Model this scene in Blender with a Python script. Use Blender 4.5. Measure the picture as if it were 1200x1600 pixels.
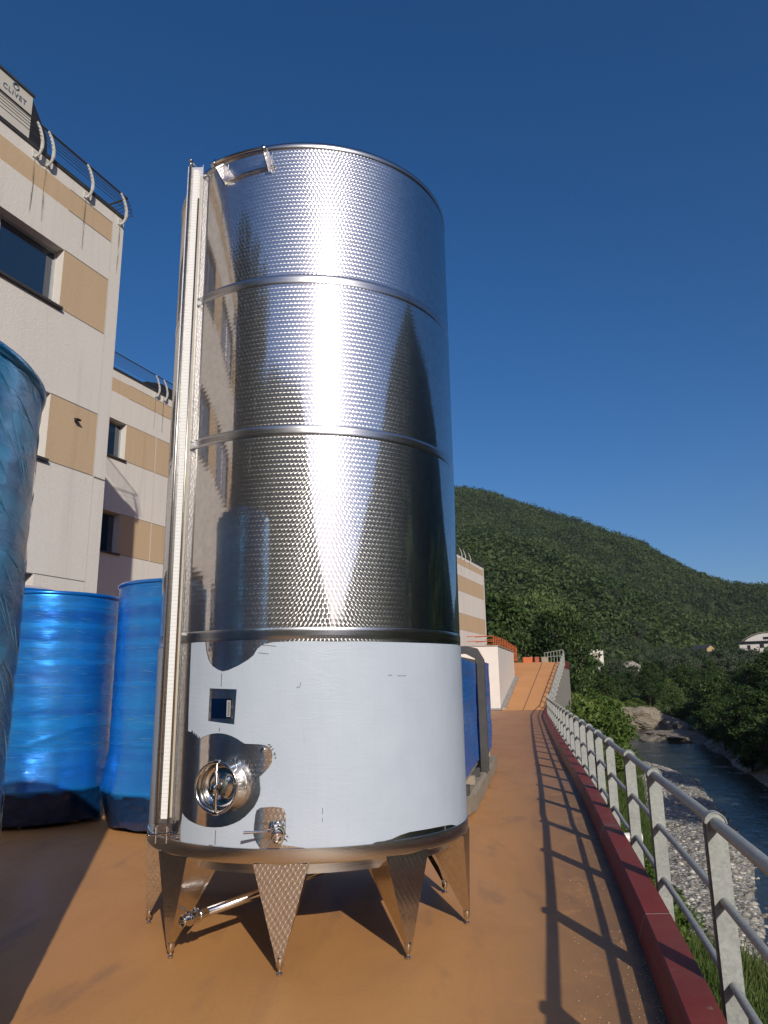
import bpy, bmesh, math, random
import numpy as np
from mathutils import Vector, Matrix, noise
from mathutils.geometry import delaunay_2d_cdt
R_ = math.radians
PI = math.pi
for o in list(bpy.data.objects): bpy.data.objects.remove(o)
sc = bpy.context.scene
C = sc.collection

# ---------------------------------------------------------------- camera
F_PX, TILT, ROLL, EYE = 1148.07, 0.2315, -0.0156, 1.6
Fv = Vector((0, math.cos(TILT), math.sin(TILT))); U0 = Vector((0, -math.sin(TILT), math.cos(TILT))); R0 = Vector((1, 0, 0))
Rv = R0 * math.cos(ROLL) + U0 * math.sin(ROLL); Uv = -R0 * math.sin(ROLL) + U0 * math.cos(ROLL)
cd = bpy.data.cameras.new('camera'); cam = bpy.data.objects.new('camera', cd); C.objects.link(cam)
m = Matrix((Rv, Uv, -Fv)).transposed().to_4x4(); m.translation = (0, 0, EYE); cam.matrix_world = m
cd.sensor_fit = 'VERTICAL'; cd.sensor_height = 36; cd.lens = F_PX / 1600 * 36; cd.clip_start = 0.05; cd.clip_end = 5000
sc.camera = cam
sc.render.resolution_x, sc.render.resolution_y = 768, 1024

# ---------------------------------------------------------------- light
SUN_AZ, SUN_EL = 15.3, 25.8            # sun behind the camera, to the right
S = Vector((math.sin(R_(SUN_AZ)) * math.cos(R_(SUN_EL)), -math.cos(R_(SUN_AZ)) * math.cos(R_(SUN_EL)), math.sin(R_(SUN_EL))))
w = bpy.data.worlds.new('World'); sc.world = w; w.use_nodes = True
nt = w.node_tree; nt.nodes.clear()
sky = nt.nodes.new('ShaderNodeTexSky'); sky.sky_type = 'NISHITA'; sky.sun_disc = False
sky.sun_elevation = R_(SUN_EL); sky.sun_rotation = R_(180 - SUN_AZ)
sky.altitude = 300; sky.air_density = 1.0; sky.dust_density = 1.5; sky.ozone_density = 4.5
bg = nt.nodes.new('ShaderNodeBackground'); bg.inputs['Strength'].default_value = 0.089
wo = nt.nodes.new('ShaderNodeOutputWorld')
hsv = nt.nodes.new('ShaderNodeHueSaturation'); hsv.inputs['Saturation'].default_value = 1.27
nt.links.new(sky.outputs[0], hsv.inputs['Color']); tnt = nt.nodes.new('ShaderNodeMix'); tnt.data_type = 'RGBA'; tnt.blend_type = 'MULTIPLY'; tnt.inputs[0].default_value = 1; tnt.inputs[7].default_value = (1.1, .975, 1.05, 1)
nt.links.new(hsv.outputs[0], tnt.inputs[6]); nt.links.new(tnt.outputs[2], bg.inputs[0]); nt.links.new(bg.outputs[0], wo.inputs[0])
sl = bpy.data.lights.new('sun', 'SUN'); sl.energy = 3.85; sl.angle = R_(0.53); sl.color = (1.0, 0.92, 0.8)
so = bpy.data.objects.new('sun', sl); C.objects.link(so); so.rotation_euler = (-S).to_track_quat('-Z', 'Y').to_euler(); so.location = S * 50
sc.view_settings.view_transform = 'Standard'; sc.view_settings.look = 'None'; sc.view_settings.gamma = 1
sc.view_settings.use_curve_mapping = False; sc.view_settings.exposure = 0.0
try:
    sc.cycles.caustics_reflective = False; sc.cycles.caustics_refractive = False; sc.cycles.sample_clamp_indirect = 4
except Exception: pass

# ---------------------------------------------------------------- measuring helpers: a sight line meets the real surface it lies on
def ray(x, y): return (Fv * F_PX + Rv * (x - 600) + Uv * (800 - y)).normalized()
TC = Vector((-0.5737, 5.8031, 0)); TR = 1.1446
def on_tank(x, y, r=TR):
    d = ray(x, y); ex, ey = -TC.x, -TC.y
    a = d.x * d.x + d.y * d.y; b = ex * d.x + ey * d.y; c = ex * ex + ey * ey - r * r
    D = max(b * b - a * c, 0); t = (-b - math.sqrt(D)) / a
    p = Vector((0, 0, EYE)) + d * t
    return math.atan2(p.y - TC.y, p.x - TC.x), p.z

# ---------------------------------------------------------------- object helpers
def mesh_obj(name, verts, faces, mats=None, parent=None, mi=None, smooth=False, uvs=None, auto=None):
    me = bpy.data.meshes.new(name)
    if isinstance(verts, np.ndarray) and isinstance(faces, np.ndarray):
        nv, nf, k = len(verts), len(faces), faces.shape[1]
        me.vertices.add(nv); me.vertices.foreach_set('co', verts.astype(np.float32).ravel())
        me.loops.add(nf * k); me.loops.foreach_set('vertex_index', faces.astype(np.int32).ravel())
        me.polygons.add(nf); me.polygons.foreach_set('loop_start', np.arange(0, nf * k, k, dtype=np.int32))
        me.polygons.foreach_set('loop_total', np.full(nf, k, dtype=np.int32)); me.update(calc_edges=True)
    else:
        me.from_pydata([tuple(v) for v in verts], [], [tuple(f) for f in faces]); me.update()
    for mm in (mats if isinstance(mats, (list, tuple)) else [mats]):
        if mm: me.materials.append(mm)
    if mi is not None: me.polygons.foreach_set('material_index', np.array(mi, dtype=np.int32))
    if smooth: me.polygons.foreach_set('use_smooth', np.ones(len(me.polygons), dtype=bool))
    if uvs is not None:
        ul = me.uv_layers.new(name='UVMap')
        li = np.zeros(len(me.loops), dtype=np.int32); me.loops.foreach_get('vertex_index', li)
        if len(uvs) == len(me.loops) and len(uvs) != len(me.vertices): ul.data.foreach_set('uv', np.array(uvs, dtype=np.float32).ravel())
        else: ul.data.foreach_set('uv', np.array(uvs, dtype=np.float32)[li].ravel())
    if auto is not None:
        me.polygons.foreach_set('use_smooth', np.ones(len(me.polygons), dtype=bool))
        me.set_sharp_from_angle(angle=R_(auto))
    o = bpy.data.objects.new(name, me); C.objects.link(o)
    if parent: o.parent = parent
    return o
def tag(o, label=None, cat=None, group=None, kind=None):
    if label: o['label'] = label
    if cat: o['category'] = cat
    if group: o['group'] = group
    if kind: o['kind'] = kind
    return o
def thing(name, label, cat, loc=(0, 0, 0), rz=0, group=None):
    o = bpy.data.objects.new(name, None); C.objects.link(o); o.empty_display_size = .3
    o.location = loc; o.rotation_euler = (0, 0, rz)
    return tag(o, label, cat, group)
def copy_tree(o, parent=None):
    c = o.copy(); C.objects.link(c); c.parent = parent
    for ch in [x for x in bpy.data.objects if x.parent == o]: copy_tree(ch, c)
    return c
class MB:
    """collects simple solids and links them as one mesh"""
    def __init__(s): s.v = []; s.f = []; s.m = []; s.uv = []
    def add(s, vs, fs, m=0, uv=None):
        n = len(s.v); s.v += [Vector(v) for v in vs]; s.f += [tuple(i + n for i in f) for f in fs]; s.m += [m] * len(fs)
        s.uv += list(uv) if uv else [(0, 0)] * len(vs)
    def box(s, lo, hi, m=0, M=None):
        x0, y0, z0 = lo; x1, y1, z1 = hi
        vs = [Vector(p) for p in ((x0, y0, z0), (x1, y0, z0), (x1, y1, z0), (x0, y1, z0), (x0, y0, z1), (x1, y0, z1), (x1, y1, z1), (x0, y1, z1))]
        if M is not None: vs = [M @ v for v in vs]
        s.add(vs, [(0, 3, 2, 1), (4, 5, 6, 7), (0, 1, 5, 4), (1, 2, 6, 5), (2, 3, 7, 6), (3, 0, 4, 7)], m)
    def tube(s, pts, r, n=10, m=0, cap=True, closed=False):
        pts = [Vector(p) for p in pts]; k = len(pts)
        rs = r if isinstance(r, (list, tuple)) else [r] * k
        up = None; rings = []
        for i, p in enumerate(pts):
            if closed: t = pts[(i + 1) % k] - pts[i - 1]
            else: t = pts[min(i + 1, k - 1)] - pts[max(i - 1, 0)]
            t.normalize()
            if up is None: up = Vector((0, 0, 1)) if abs(t.z) < .9 else Vector((1, 0, 0))
            a = t.cross(up)
            if a.length < 1e-4: a = t.cross(Vector((0, 1, 0)))
            a.normalize(); b = a.cross(t).normalized(); up = b
            rings.append([p + (a * math.cos(2 * PI * j / n) + b * math.sin(2 * PI * j / n)) * rs[i] for j in range(n)])
        vs = [q for rg in rings for q in rg]; fs = []
        for i in range(k if closed else k - 1):
            i2 = (i + 1) % k
            for j in range(n): fs.append((i * n + j, i * n + (j + 1) % n, i2 * n + (j + 1) % n, i2 * n + j))
        if cap and not closed: fs += [tuple(range(n))[::-1], tuple((k - 1) * n + j for j in range(n))]
        s.add(vs, fs, m)
    def lathe(s, prof, n=48, M=None, m=0, a0=0, a1=2 * PI, uvr=None):
        full = abs(a1 - a0 - 2 * PI) < 1e-6; k = n if full else n + 1
        vs = []; uv = []
        for i, (r, z) in enumerate(prof):
            for j in range(k):
                a = a0 + (a1 - a0) * j / n; v = Vector((r * math.cos(a), r * math.sin(a), z))
                vs.append(M @ v if M is not None else v); uv.append((a * (uvr or r), z))
        fs = []
        for i in range(len(prof) - 1):
            for j in range(n if full else n):
                j2 = (j + 1) % k
                fs.append((i * k + j, i * k + j2, (i + 1) * k + j2, (i + 1) * k + j))
        s.add(vs, fs, m, uv)
    def prism(s, poly, d, m=0):
        """poly: list of 3D points, extruded by vector d"""
        n = len(poly); poly = [Vector(p) for p in poly]; d = Vector(d)
        vs = poly + [p + d for p in poly]
        fs = [tuple(range(n))[::-1], tuple(range(n, 2 * n))] + [(i, (i + 1) % n, n + (i + 1) % n, n + i) for i in range(n)]
        s.add(vs, fs, m)
    def build(s, name, mats, parent=None, smooth=False, uv=False, auto=None):
        return mesh_obj(name, s.v, s.f, mats, parent, s.m, smooth, s.uv if uv else None, auto)

# ---------------------------------------------------------------- material helpers
def mat(name): 
    M = bpy.data.materials.new(name); M.use_nodes = True; return M, M.node_tree, M.node_tree.nodes['Principled BSDF']
def N(t, kind, **kw):
    n = t.nodes.new('ShaderNode' + kind)
    for k, v in kw.items():
        if k.startswith('i_'):
            key = k[2:]; n.inputs[int(key) if key.isdigit() else key].default_value = v
        else: setattr(n, k, v)
    return n
def L(t, a, b): t.links.new(a, b)
def mth(t, op, a, b=None, c=None):
    n = t.nodes.new('ShaderNodeMath'); n.operation = op
    for i, v in enumerate((a, b, c)):
        if v is None: continue
        if isinstance(v, (int, float)): n.inputs[i].default_value = v
        else: t.links.new(v, n.inputs[i])
    return n.outputs[0]
def vmth(t, op, a, b=None, out=0):
    n = t.nodes.new('ShaderNodeVectorMath'); n.operation = op
    for i, v in enumerate((a, b)):
        if v is None: continue
        if isinstance(v, (tuple, list)): n.inputs[i].default_value = v
        elif isinstance(v, (int, float)): n.inputs[3].default_value = v
        else: t.links.new(v, n.inputs[3] if (op == 'SCALE' and i == 1) else n.inputs[i])
    return n.outputs[out]
def ramp(t, fac, stops):
    n = t.nodes.new('ShaderNodeValToRGB'); e = n.color_ramp.elements
    while len(e) < len(stops): e.new(0.5)
    for i, (p, c) in enumerate(stops):
        e[i].position = p; e[i].color = (c[0], c[1], c[2], 1) if isinstance(c, (tuple, list)) else (c, c, c, 1)
    t.links.new(fac, n.inputs[0]); return n.outputs[0]
def mix(t, fac, a, b, mode='MIX'):
    n = t.nodes.new('ShaderNodeMix'); n.data_type = 'RGBA'; n.blend_type = mode
    for s_, v in ((n.inputs[0], fac), (n.inputs[6], a), (n.inputs[7], b)):
        if isinstance(v, (int, float)): s_.default_value = v
        elif isinstance(v, (tuple, list)): s_.default_value = (v[0], v[1], v[2], 1)
        else: t.links.new(v, s_)
    return n.outputs[2]
def noise_(t, vec, scale, detail=4, rough=.55, dist=0):
    n = N(t, 'TexNoise', i_Scale=scale, i_Detail=detail, i_Roughness=rough, i_Distortion=dist)
    if vec is not None: L(t, vec, n.inputs['Vector'])
    return n.outputs[0]
def objco(t): return N(t, 'TexCoord').outputs['Object']
def posco(t): return N(t, 'NewGeometry').outputs['Position']
def mapping(t, vec, scale=(1, 1, 1), rot=(0, 0, 0)):
    n = t.nodes.new('ShaderNodeMapping'); n.inputs['Scale'].default_value = scale; n.inputs['Rotation'].default_value = rot; L(t, vec, n.inputs['Vector']); return n.outputs[0]
def bump(t, h, strength=.3, dist=.02, normal=None):
    n = N(t, 'Bump', i_Strength=strength, i_Distance=dist); L(t, h, n.inputs['Height'])
    if normal is not None: L(t, normal, n.inputs['Normal'])
    return n.outputs[0]
def simple(name, col, rough=.6, metal=0, var=.12, scale=6, bmp=.15, spec=.5, coat=0):
    M, t, b = mat(name); p = objco(t)
    n1 = noise_(t, p, scale, 5); n2 = noise_(t, p, scale * 9, 3)
    f = mth(t, 'ADD', mth(t, 'MULTIPLY', n1, .7), mth(t, 'MULTIPLY', n2, .3))
    c = ramp(t, f, [(.25, tuple(x * (1 - var) for x in col)), (.75, tuple(min(x * (1 + var), 1) for x in col))])
    L(t, c, b.inputs['Base Color']); b.inputs['Metallic'].default_value = metal
    L(t, mth(t, 'ADD', mth(t, 'MULTIPLY', n1, .25), rough - .12), b.inputs['Roughness'])
    b.inputs['Specular IOR Level'].default_value = spec; b.inputs['Coat Weight'].default_value = coat
    if bmp: L(t, bump(t, n2, bmp, .004), b.inputs['Normal'])
    return M

# steel with rows of overlapping circular brush marks; each mark reflects along its own curved scratches
def marbled_steel(name, sx=.028, h=.0315, r=.0205, tint=(.74, .73, .715), rot=0, plain_z=(), sharp=.70, rA=.32, sb=.085, dz=2.6, dx=.9, na=.22):
    M, t, b = mat(name); uvn = N(t, 'UVMap').outputs[0]
    if rot: uvn = mapping(t, uvn, rot=(0, 0, rot))
    sp = N(t, 'SeparateXYZ'); L(t, uvn, sp.inputs[0]); u, v = sp.outputs[0], sp.outputs[1]
    vh = mth(t, 'DIVIDE', v, h); row = mth(t, 'FLOOR', vh)
    rv = mth(t, 'MULTIPLY', mth(t, 'SUBTRACT', mth(t, 'SUBTRACT', vh, row), .5), h)
    jit = N(t, 'TexWhiteNoise', noise_dimensions='1D'); L(t, row, jit.inputs['W'])
    u2 = mth(t, 'ADD', u, mth(t, 'MULTIPLY', jit.outputs[0], sx * .25))
    u2 = mth(t, 'ADD', u2, mth(t, 'MULTIPLY', mth(t, 'MODULO', row, 2), sx * .5))
    chord = mth(t, 'SQRT', mth(t, 'MAXIMUM', mth(t, 'SUBTRACT', r * r, mth(t, 'MULTIPLY', rv, rv)), 1e-8))
    k = mth(t, 'FLOOR', mth(t, 'DIVIDE', mth(t, 'ADD', u2, chord), sx))
    du = mth(t, 'SUBTRACT', u2, mth(t, 'MULTIPLY', k, sx))
    geo = N(t, 'NewGeometry'); Nn = geo.outputs['Normal']
    Ud = vmth(t, 'NORMALIZE', vmth(t, 'CROSS_PRODUCT', (0, 0, 1), Nn)); Vd = vmth(t, 'CROSS_PRODUCT', Nn, Ud)
    if rot:
        c_, s_ = math.cos(rot), math.sin(rot)
        U2 = vmth(t, 'ADD', vmth(t, 'SCALE', Ud, c_), vmth(t, 'SCALE', Vd, -s_))
        Vd = vmth(t, 'ADD', vmth(t, 'SCALE', Ud, s_), vmth(t, 'SCALE', Vd, c_)); Ud = U2
    T = vmth(t, 'NORMALIZE', vmth(t, 'ADD', vmth(t, 'SCALE', Ud, mth(t, 'MULTIPLY', rv, -1.0)), vmth(t, 'SCALE', Vd, du)))
    rad = mth(t, 'SQRT', mth(t, 'ADD', mth(t, 'MULTIPLY', du, du), mth(t, 'MULTIPLY', rv, rv)))
    # shallow dish of each brush mark + fine scratches
    dish = mth(t, 'ADD', mth(t, 'MULTIPLY', mth(t, 'MULTIPLY', du, du), dx), mth(t, 'MULTIPLY', mth(t, 'MULTIPLY', rv, rv), dz))
    rings = mth(t, 'MULTIPLY', mth(t, 'SINE', mth(t, 'MULTIPLY', rad, 4200)), .000012)
    hgt = mth(t, 'ADD', dish, rings)
    cell = N(t, 'TexWhiteNoise', noise_dimensions='2D'); cv = N(t, 'CombineXYZ'); L(t, k, cv.inputs[0]); L(t, row, cv.inputs[1]); L(t, cv.outputs[0], cell.inputs['Vector'])
    nb = N(t, 'Bump', i_Strength=na, i_Distance=1.0); L(t, hgt, nb.inputs['Height'])
    big = noise_(t, mapping(t, posco(t), (1.2, 1.2, .35)), 1.0, 3)
    nb2 = N(t, 'Bump', i_Strength=.09, i_Distance=.008); L(t, big, nb2.inputs['Height']); L(t, nb2.outputs[0], nb.inputs['Normal'])
    edge = mth(t, 'GREATER_THAN', rad, r * .93)
    val = mth(t, 'ADD', mth(t, 'MULTIPLY', cell.outputs[0], .12), mth(t, 'ADD', .9, mth(t, 'MULTIPLY', edge, .1)))
    col = mix(t, 1.0, tint, val, 'MULTIPLY')
    g1 = N(t, 'BsdfAnisotropic', distribution='BECKMANN'); L(t, col, g1.inputs['Color']); g1.inputs['Roughness'].default_value = rA; g1.inputs['Anisotropy'].default_value = .62
    L(t, T, g1.inputs['Tangent']); L(t, nb.outputs[0], g1.inputs['Normal'])
    g2 = N(t, 'BsdfAnisotropic', distribution='BECKMANN'); L(t, col, g2.inputs['Color']); g2.inputs['Roughness'].default_value = .06 if not rot else .1
    nb3 = N(t, 'Bump', i_Strength=sb, i_Distance=1.0); L(t, hgt, nb3.inputs['Height']); L(t, nb2.outputs[0], nb3.inputs['Normal']); L(t, nb3.outputs[0], g2.inputs['Normal'])
    ms = N(t, 'MixShader', i_0=sharp); L(t, g1.outputs[0], ms.inputs[1]); L(t, g2.outputs[0], ms.inputs[2])
    g3 = N(t, 'BsdfAnisotropic', distribution='BECKMANN'); L(t, col, g3.inputs['Color']); g3.inputs['Roughness'].default_value = .62
    m3 = N(t, 'MixShader', i_0=.065); L(t, ms.outputs[0], m3.inputs[1]); L(t, g3.outputs[0], m3.inputs[2])
    t.nodes.remove(b); L(t, m3.outputs[0], t.nodes['Material Output'].inputs[0]); return M
def brushed(name, col=(.66, .65, .63), rough=.2, aniso=.6, tang=None, streak=(1, 1, 60)):
    M, t, b = mat(name); p = mapping(t, objco(t), streak); n = noise_(t, p, 5, 3)
    b.inputs['Metallic'].default_value = 1
    L(t, ramp(t, n, [(.3, tuple(c * .88 for c in col)), (.7, col)]), b.inputs['Base Color'])
    L(t, mth(t, 'ADD', mth(t, 'MULTIPLY', n, .14), rough - .06), b.inputs['Roughness'])
    L(t, bump(t, n, .08, .002), b.inputs['Normal'])
    if aniso:
        b.inputs['Anisotropic'].default_value = aniso
        Nn = N(t, 'NewGeometry').outputs['Normal']; L(t, vmth(t, 'NORMALIZE', vmth(t, 'CROSS_PRODUCT', (0, 0, 1), Nn)), b.inputs['Tangent'])
    return M

M_SHELL = marbled_steel('marbled_steel')
M_LEG = marbled_steel('marbled_leg_steel', sx=.027, h=.030, r=.020, tint=(.68, .64, .6), rot=R_(58), sharp=.5, sb=.4, dz=3.0, dx=1.2, na=.4)
M_BAND = brushed('brushed_steel_band', (.72, .71, .7), rough=.28, aniso=.6)
M_STEEL = brushed('polished_steel', (.7, .68, .65), .14, 0, streak=(8, 8, 8))
M_DSTEEL = brushed('dull_steel', (.45, .43, .41), .32, 0, streak=(8, 8, 8))

# protective film
M_FILM, t, b = mat('white_protective_film'); p = posco(t)
st = noise_(t, mapping(t, p, (14, 14, .5)), 3, 4); bl = noise_(t, p, 2.2, 4)
c = ramp(t, mth(t, 'ADD', mth(t, 'MULTIPLY', st, .2), mth(t, 'MULTIPLY', bl, .8)), [(.3, (.43, .50, .595)), (.7, (.49, .56, .655))])
scr = N(t, 'TexVoronoi', feature='DISTANCE_TO_EDGE', i_Scale=1.6); L(t, mapping(t, p, (1, 1, .22)), scr.inputs['Vector'])
scm = mth(t, 'MULTIPLY', mth(t, 'LESS_THAN', scr.outputs['Distance'], .0022), mth(t, 'GREATER_THAN', noise_(t, p, 5, 2), .58))
L(t, mix(t, scm, c, (.42, .46, .5)), b.inputs['Base Color']); b.inputs['Roughness'].default_value = .42; b.inputs['Specular IOR Level'].default_value = .4
wr_ = noise_(t, mapping(t, p, (1.2, 1.2, 5), (.3, .1, 0)), 2.2, 5, .55, 1.2); cre = mth(t, 'POWER', mth(t, 'MAXIMUM', mth(t, 'SUBTRACT', 1.0, mth(t, 'MULTIPLY', mth(t, 'ABSOLUTE', mth(t, 'SUBTRACT', wr_, .5)), 9.0)), 0.0), 4.0)
L(t, bump(t, mth(t, 'ADD', mth(t, 'ADD', noise_(t, mapping(t, p, (3, 3, 1)), 2.5, 4), mth(t, 'MULTIPLY', cre, .12)), mth(t, 'MULTIPLY', st, .06)), .4, .008), b.inputs['Normal'])

# shrink wrapped blue plastic
def wrap_mat(name, deep, lighter, ang, metal=.55, coat=.6):
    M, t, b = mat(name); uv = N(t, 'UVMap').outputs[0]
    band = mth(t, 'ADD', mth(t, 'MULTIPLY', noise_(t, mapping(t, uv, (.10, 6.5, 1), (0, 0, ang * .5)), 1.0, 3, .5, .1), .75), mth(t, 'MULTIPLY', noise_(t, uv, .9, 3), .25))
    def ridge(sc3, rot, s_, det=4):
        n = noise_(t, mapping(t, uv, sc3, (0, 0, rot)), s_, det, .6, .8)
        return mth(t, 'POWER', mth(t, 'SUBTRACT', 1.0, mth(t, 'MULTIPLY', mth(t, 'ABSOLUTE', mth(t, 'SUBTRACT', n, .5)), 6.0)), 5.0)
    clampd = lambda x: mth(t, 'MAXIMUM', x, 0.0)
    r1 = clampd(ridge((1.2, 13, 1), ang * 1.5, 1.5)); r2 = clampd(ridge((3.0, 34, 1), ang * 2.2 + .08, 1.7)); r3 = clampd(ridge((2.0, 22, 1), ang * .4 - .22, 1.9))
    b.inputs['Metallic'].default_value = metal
    c = ramp(t, band, [(.34, deep), (.64, lighter)])  # overlapping film bands vary from deep to lighter colour
    c = mix(t, mth(t, 'MULTIPLY', r1, .10), c, tuple(min(x * 1.8 + .03, 1) for x in lighter))
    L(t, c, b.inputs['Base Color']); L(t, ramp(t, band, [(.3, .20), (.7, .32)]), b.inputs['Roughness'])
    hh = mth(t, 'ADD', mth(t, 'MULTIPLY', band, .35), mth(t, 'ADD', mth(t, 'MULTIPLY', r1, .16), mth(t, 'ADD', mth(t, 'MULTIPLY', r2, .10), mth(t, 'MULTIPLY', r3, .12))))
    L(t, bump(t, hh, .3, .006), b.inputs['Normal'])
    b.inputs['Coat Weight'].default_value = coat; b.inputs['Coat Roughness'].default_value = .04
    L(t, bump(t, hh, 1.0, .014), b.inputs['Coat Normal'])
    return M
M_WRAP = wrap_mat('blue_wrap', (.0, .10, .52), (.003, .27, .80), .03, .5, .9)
M_WRAPB = wrap_mat('blue_green_wrap', (.0, .085, .27), (.003, .24, .50), .42, .45, .16)
M_CREASE = simple('film_fold', (.16, .48, .76), .12, .3, .3, 20, 0, .8, 1.0)
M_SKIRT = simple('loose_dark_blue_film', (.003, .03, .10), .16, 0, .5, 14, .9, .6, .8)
M_WRAPT = simple('blue_wrap_cap', (.01, .1, .5), .28, .5, .3, 3, .3)

# floor
M_YARD, t, b = mat('orange_resin_floor'); p = posco(t)
big = noise_(t, p, .22, 6, .6, .3); med = noise_(t, mapping(t, p, (1, .45, 1), (0, 0, R_(-52))), 1.1, 6, .6, .8); sm = noise_(t, p, 45, 3)
c = ramp(t, big, [(.3, (.53, .25, .078)), (.55, (.62, .295, .09)), (.8, (.58, .285, .105))])
c = mix(t, mth(t, 'MULTIPLY', ramp(t, med, [(.46, 0), (.72, 1)]), .6), c, (.40, .185, .08))
stn = noise_(t, mapping(t, p, (1, .3, 1), (0, 0, R_(-60))), 2.6, 3); c = mix(t, mth(t, 'MULTIPLY', ramp(t, stn, [(.57, 0), (.70, 1)]), .55), c, (.23, .13, .085))
c = mix(t, mth(t, 'MULTIPLY', ramp(t, sm, [(.3, 0), (.75, 1)]), .28), c, (.66, .37, .17))
grit = noise_(t, p, 160, 2); c = mix(t, mth(t, 'MULTIPLY', ramp(t, grit, [(.6, 0), (.72, 1)]), .35), c, (.2, .11, .06))
sq = N(t, 'SeparateXYZ'); L(t, mapping(t, p, rot=(0, 0, R_(10.5))), sq.inputs[0])
def trk(x0_, w0_): return ramp(t, mth(t, 'ABSOLUTE', mth(t, 'SUBTRACT', mth(t, 'ADD', sq.outputs[0], mth(t, 'MULTIPLY', noise_(t, p, .15, 2), .5)), x0_)), [(w0_ * .5, 1), (w0_, 0)])
tr_m = mth(t, 'MULTIPLY', mth(t, 'ADD', trk(.35, .13), trk(-1.25, .13)), ramp(t, noise_(t, mapping(t, p, (3, .5, 1)), 1.4, 4), [(.4, 0), (.65, 1)]))
c = mix(t, mth(t, 'MULTIPLY', tr_m, .22), c, (.17, .10, .07))
# joints sawn across and along the slab
sp = N(t, 'SeparateXYZ'); L(t, mapping(t, p, rot=(0, 0, R_(12))), sp.inputs[0])
def joint(o_, off, per, wd):
    q = mth(t, 'ABSOLUTE', mth(t, 'SUBTRACT', mth(t, 'FRACT', mth(t, 'DIVIDE', mth(t, 'ADD', o_, off), per)), .5)); return mth(t, 'LESS_THAN', q, wd / per / 2)
wob = mth(t, 'MULTIPLY', mth(t, 'SUBTRACT', noise_(t, p, .8, 4), .5), .12)
jt = mth(t, 'MAXIMUM', joint(mth(t, 'ADD', sp.outputs[0], wob), 1.9, 7.5, .006), joint(mth(t, 'ADD', sp.outputs[1], wob), 3.4, 9.0, .006))
ck = N(t, 'TexVoronoi', feature='DISTANCE_TO_EDGE', i_Scale=.33); L(t, vmth(t, 'ADD', p, vmth(t, 'SCALE', N(t, 'TexNoise', i_Scale=1.2, i_Detail=5).outputs['Color'], .45)), ck.inputs['Vector'])
ckm = mth(t, 'MULTIPLY', mth(t, 'LESS_THAN', ck.outputs['Distance'], .0016), mth(t, 'GREATER_THAN', noise_(t, p, .5, 2), .5))
c = mix(t, mth(t, 'MULTIPLY', jt, .42), c, (.16, .08, .04))
# dirt washed up along the kerb, painted shade at its foot (mask from the floor's own edge)
at = N(t, 'Attribute'); at.attribute_name = 'edge_dirt_shade'
dm = mth(t, 'MULTIPLY', at.outputs['Fac'], ramp(t, noise_(t, p, 2.3, 6, .65), [(.26, .1), (.46, 1)]))
c = mix(t, mth(t, 'MULTIPLY', dm, .85), c, (.16, .10, .06))
c = mix(t, ramp(t, mth(t, 'ADD', at.outputs['Fac'], mth(t, 'MULTIPLY', noise_(t, p, 5, 4), .08)), [(.93, 0), (1.0, .9)]), c, (.045, .028, .02))  # near-black foot strip: packed dirt with the kerb's shadow painted into it
at2 = N(t, 'Attribute'); at2.attribute_name = 'far_yard'
c = mix(t, mth(t, 'MULTIPLY', at2.outputs['Fac'], .6), c, (.36, .17, .09))
L(t, c, b.inputs['Base Color']); L(t, ramp(t, med, [(.3, .5), (.7, .72)]), b.inputs['Roughness']); b.inputs['Specular IOR Level'].default_value = .4
L(t, bump(t, mth(t, 'ADD', sm, mth(t, 'MULTIPLY', med, 3)), .22, .004), b.inputs['Normal'])

M_KERB = simple('dark_red_kerb_paint', (.20, .03, .024), .6, 0, .25, 3, .2, .3)
t = M_KERB.node_tree; b = t.nodes['Principled BSDF']; p = objco(t); old = b.inputs['Base Color'].links[0].from_socket
sp = N(t, 'SeparateXYZ'); L(t, p, sp.inputs[0]); jn = mth(t, 'LESS_THAN', mth(t, 'FRACT', mth(t, 'DIVIDE', mth(t, 'ADD', sp.outputs[1], .85), 3.0)), .0045)
chp = ramp(t, noise_(t, p, 7, 6, .7), [(.64, 0), (.67, 1)]); dst = ramp(t, noise_(t, p, 1.6, 5, .65), [(.45, 0), (.7, .45)])
c = mix(t, dst, old, (.16, .09, .07)); c = mix(t, mth(t, 'MULTIPLY', chp, .6), c, (.28, .2, .17)); c = mix(t, mth(t, 'MULTIPLY', jn, .8), c, (.4, .33, .3)); L(t, c, b.inputs['Base Color'])
M_CONC = simple('grey_concrete', (.3, .28, .25), .85, 0, .25, 2, .4)
M_GALV, t, b = mat('galvanised_steel'); p = objco(t); v = N(t, 'TexVoronoi', i_Scale=70); L(t, p, v.inputs['Vector'])
sp = N(t, 'SeparateColor'); L(t, v.outputs['Color'], sp.inputs[0]); n = noise_(t, p, 4, 5)
cc = ramp(t, mth(t, 'ADD', mth(t, 'MULTIPLY', sp.outputs[0], .4), mth(t, 'MULTIPLY', n, .6)), [(.2, (.27, .285, .27)), (.8, (.40, .42, .40))])
L(t, cc, b.inputs['Base Color']); b.inputs['Metallic'].default_value = .12; L(t, ramp(t, n, [(.3, .45), (.7, .65)]), b.inputs['Roughness'])
L(t, bump(t, n, .2, .003), b.inputs['Normal'])

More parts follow.
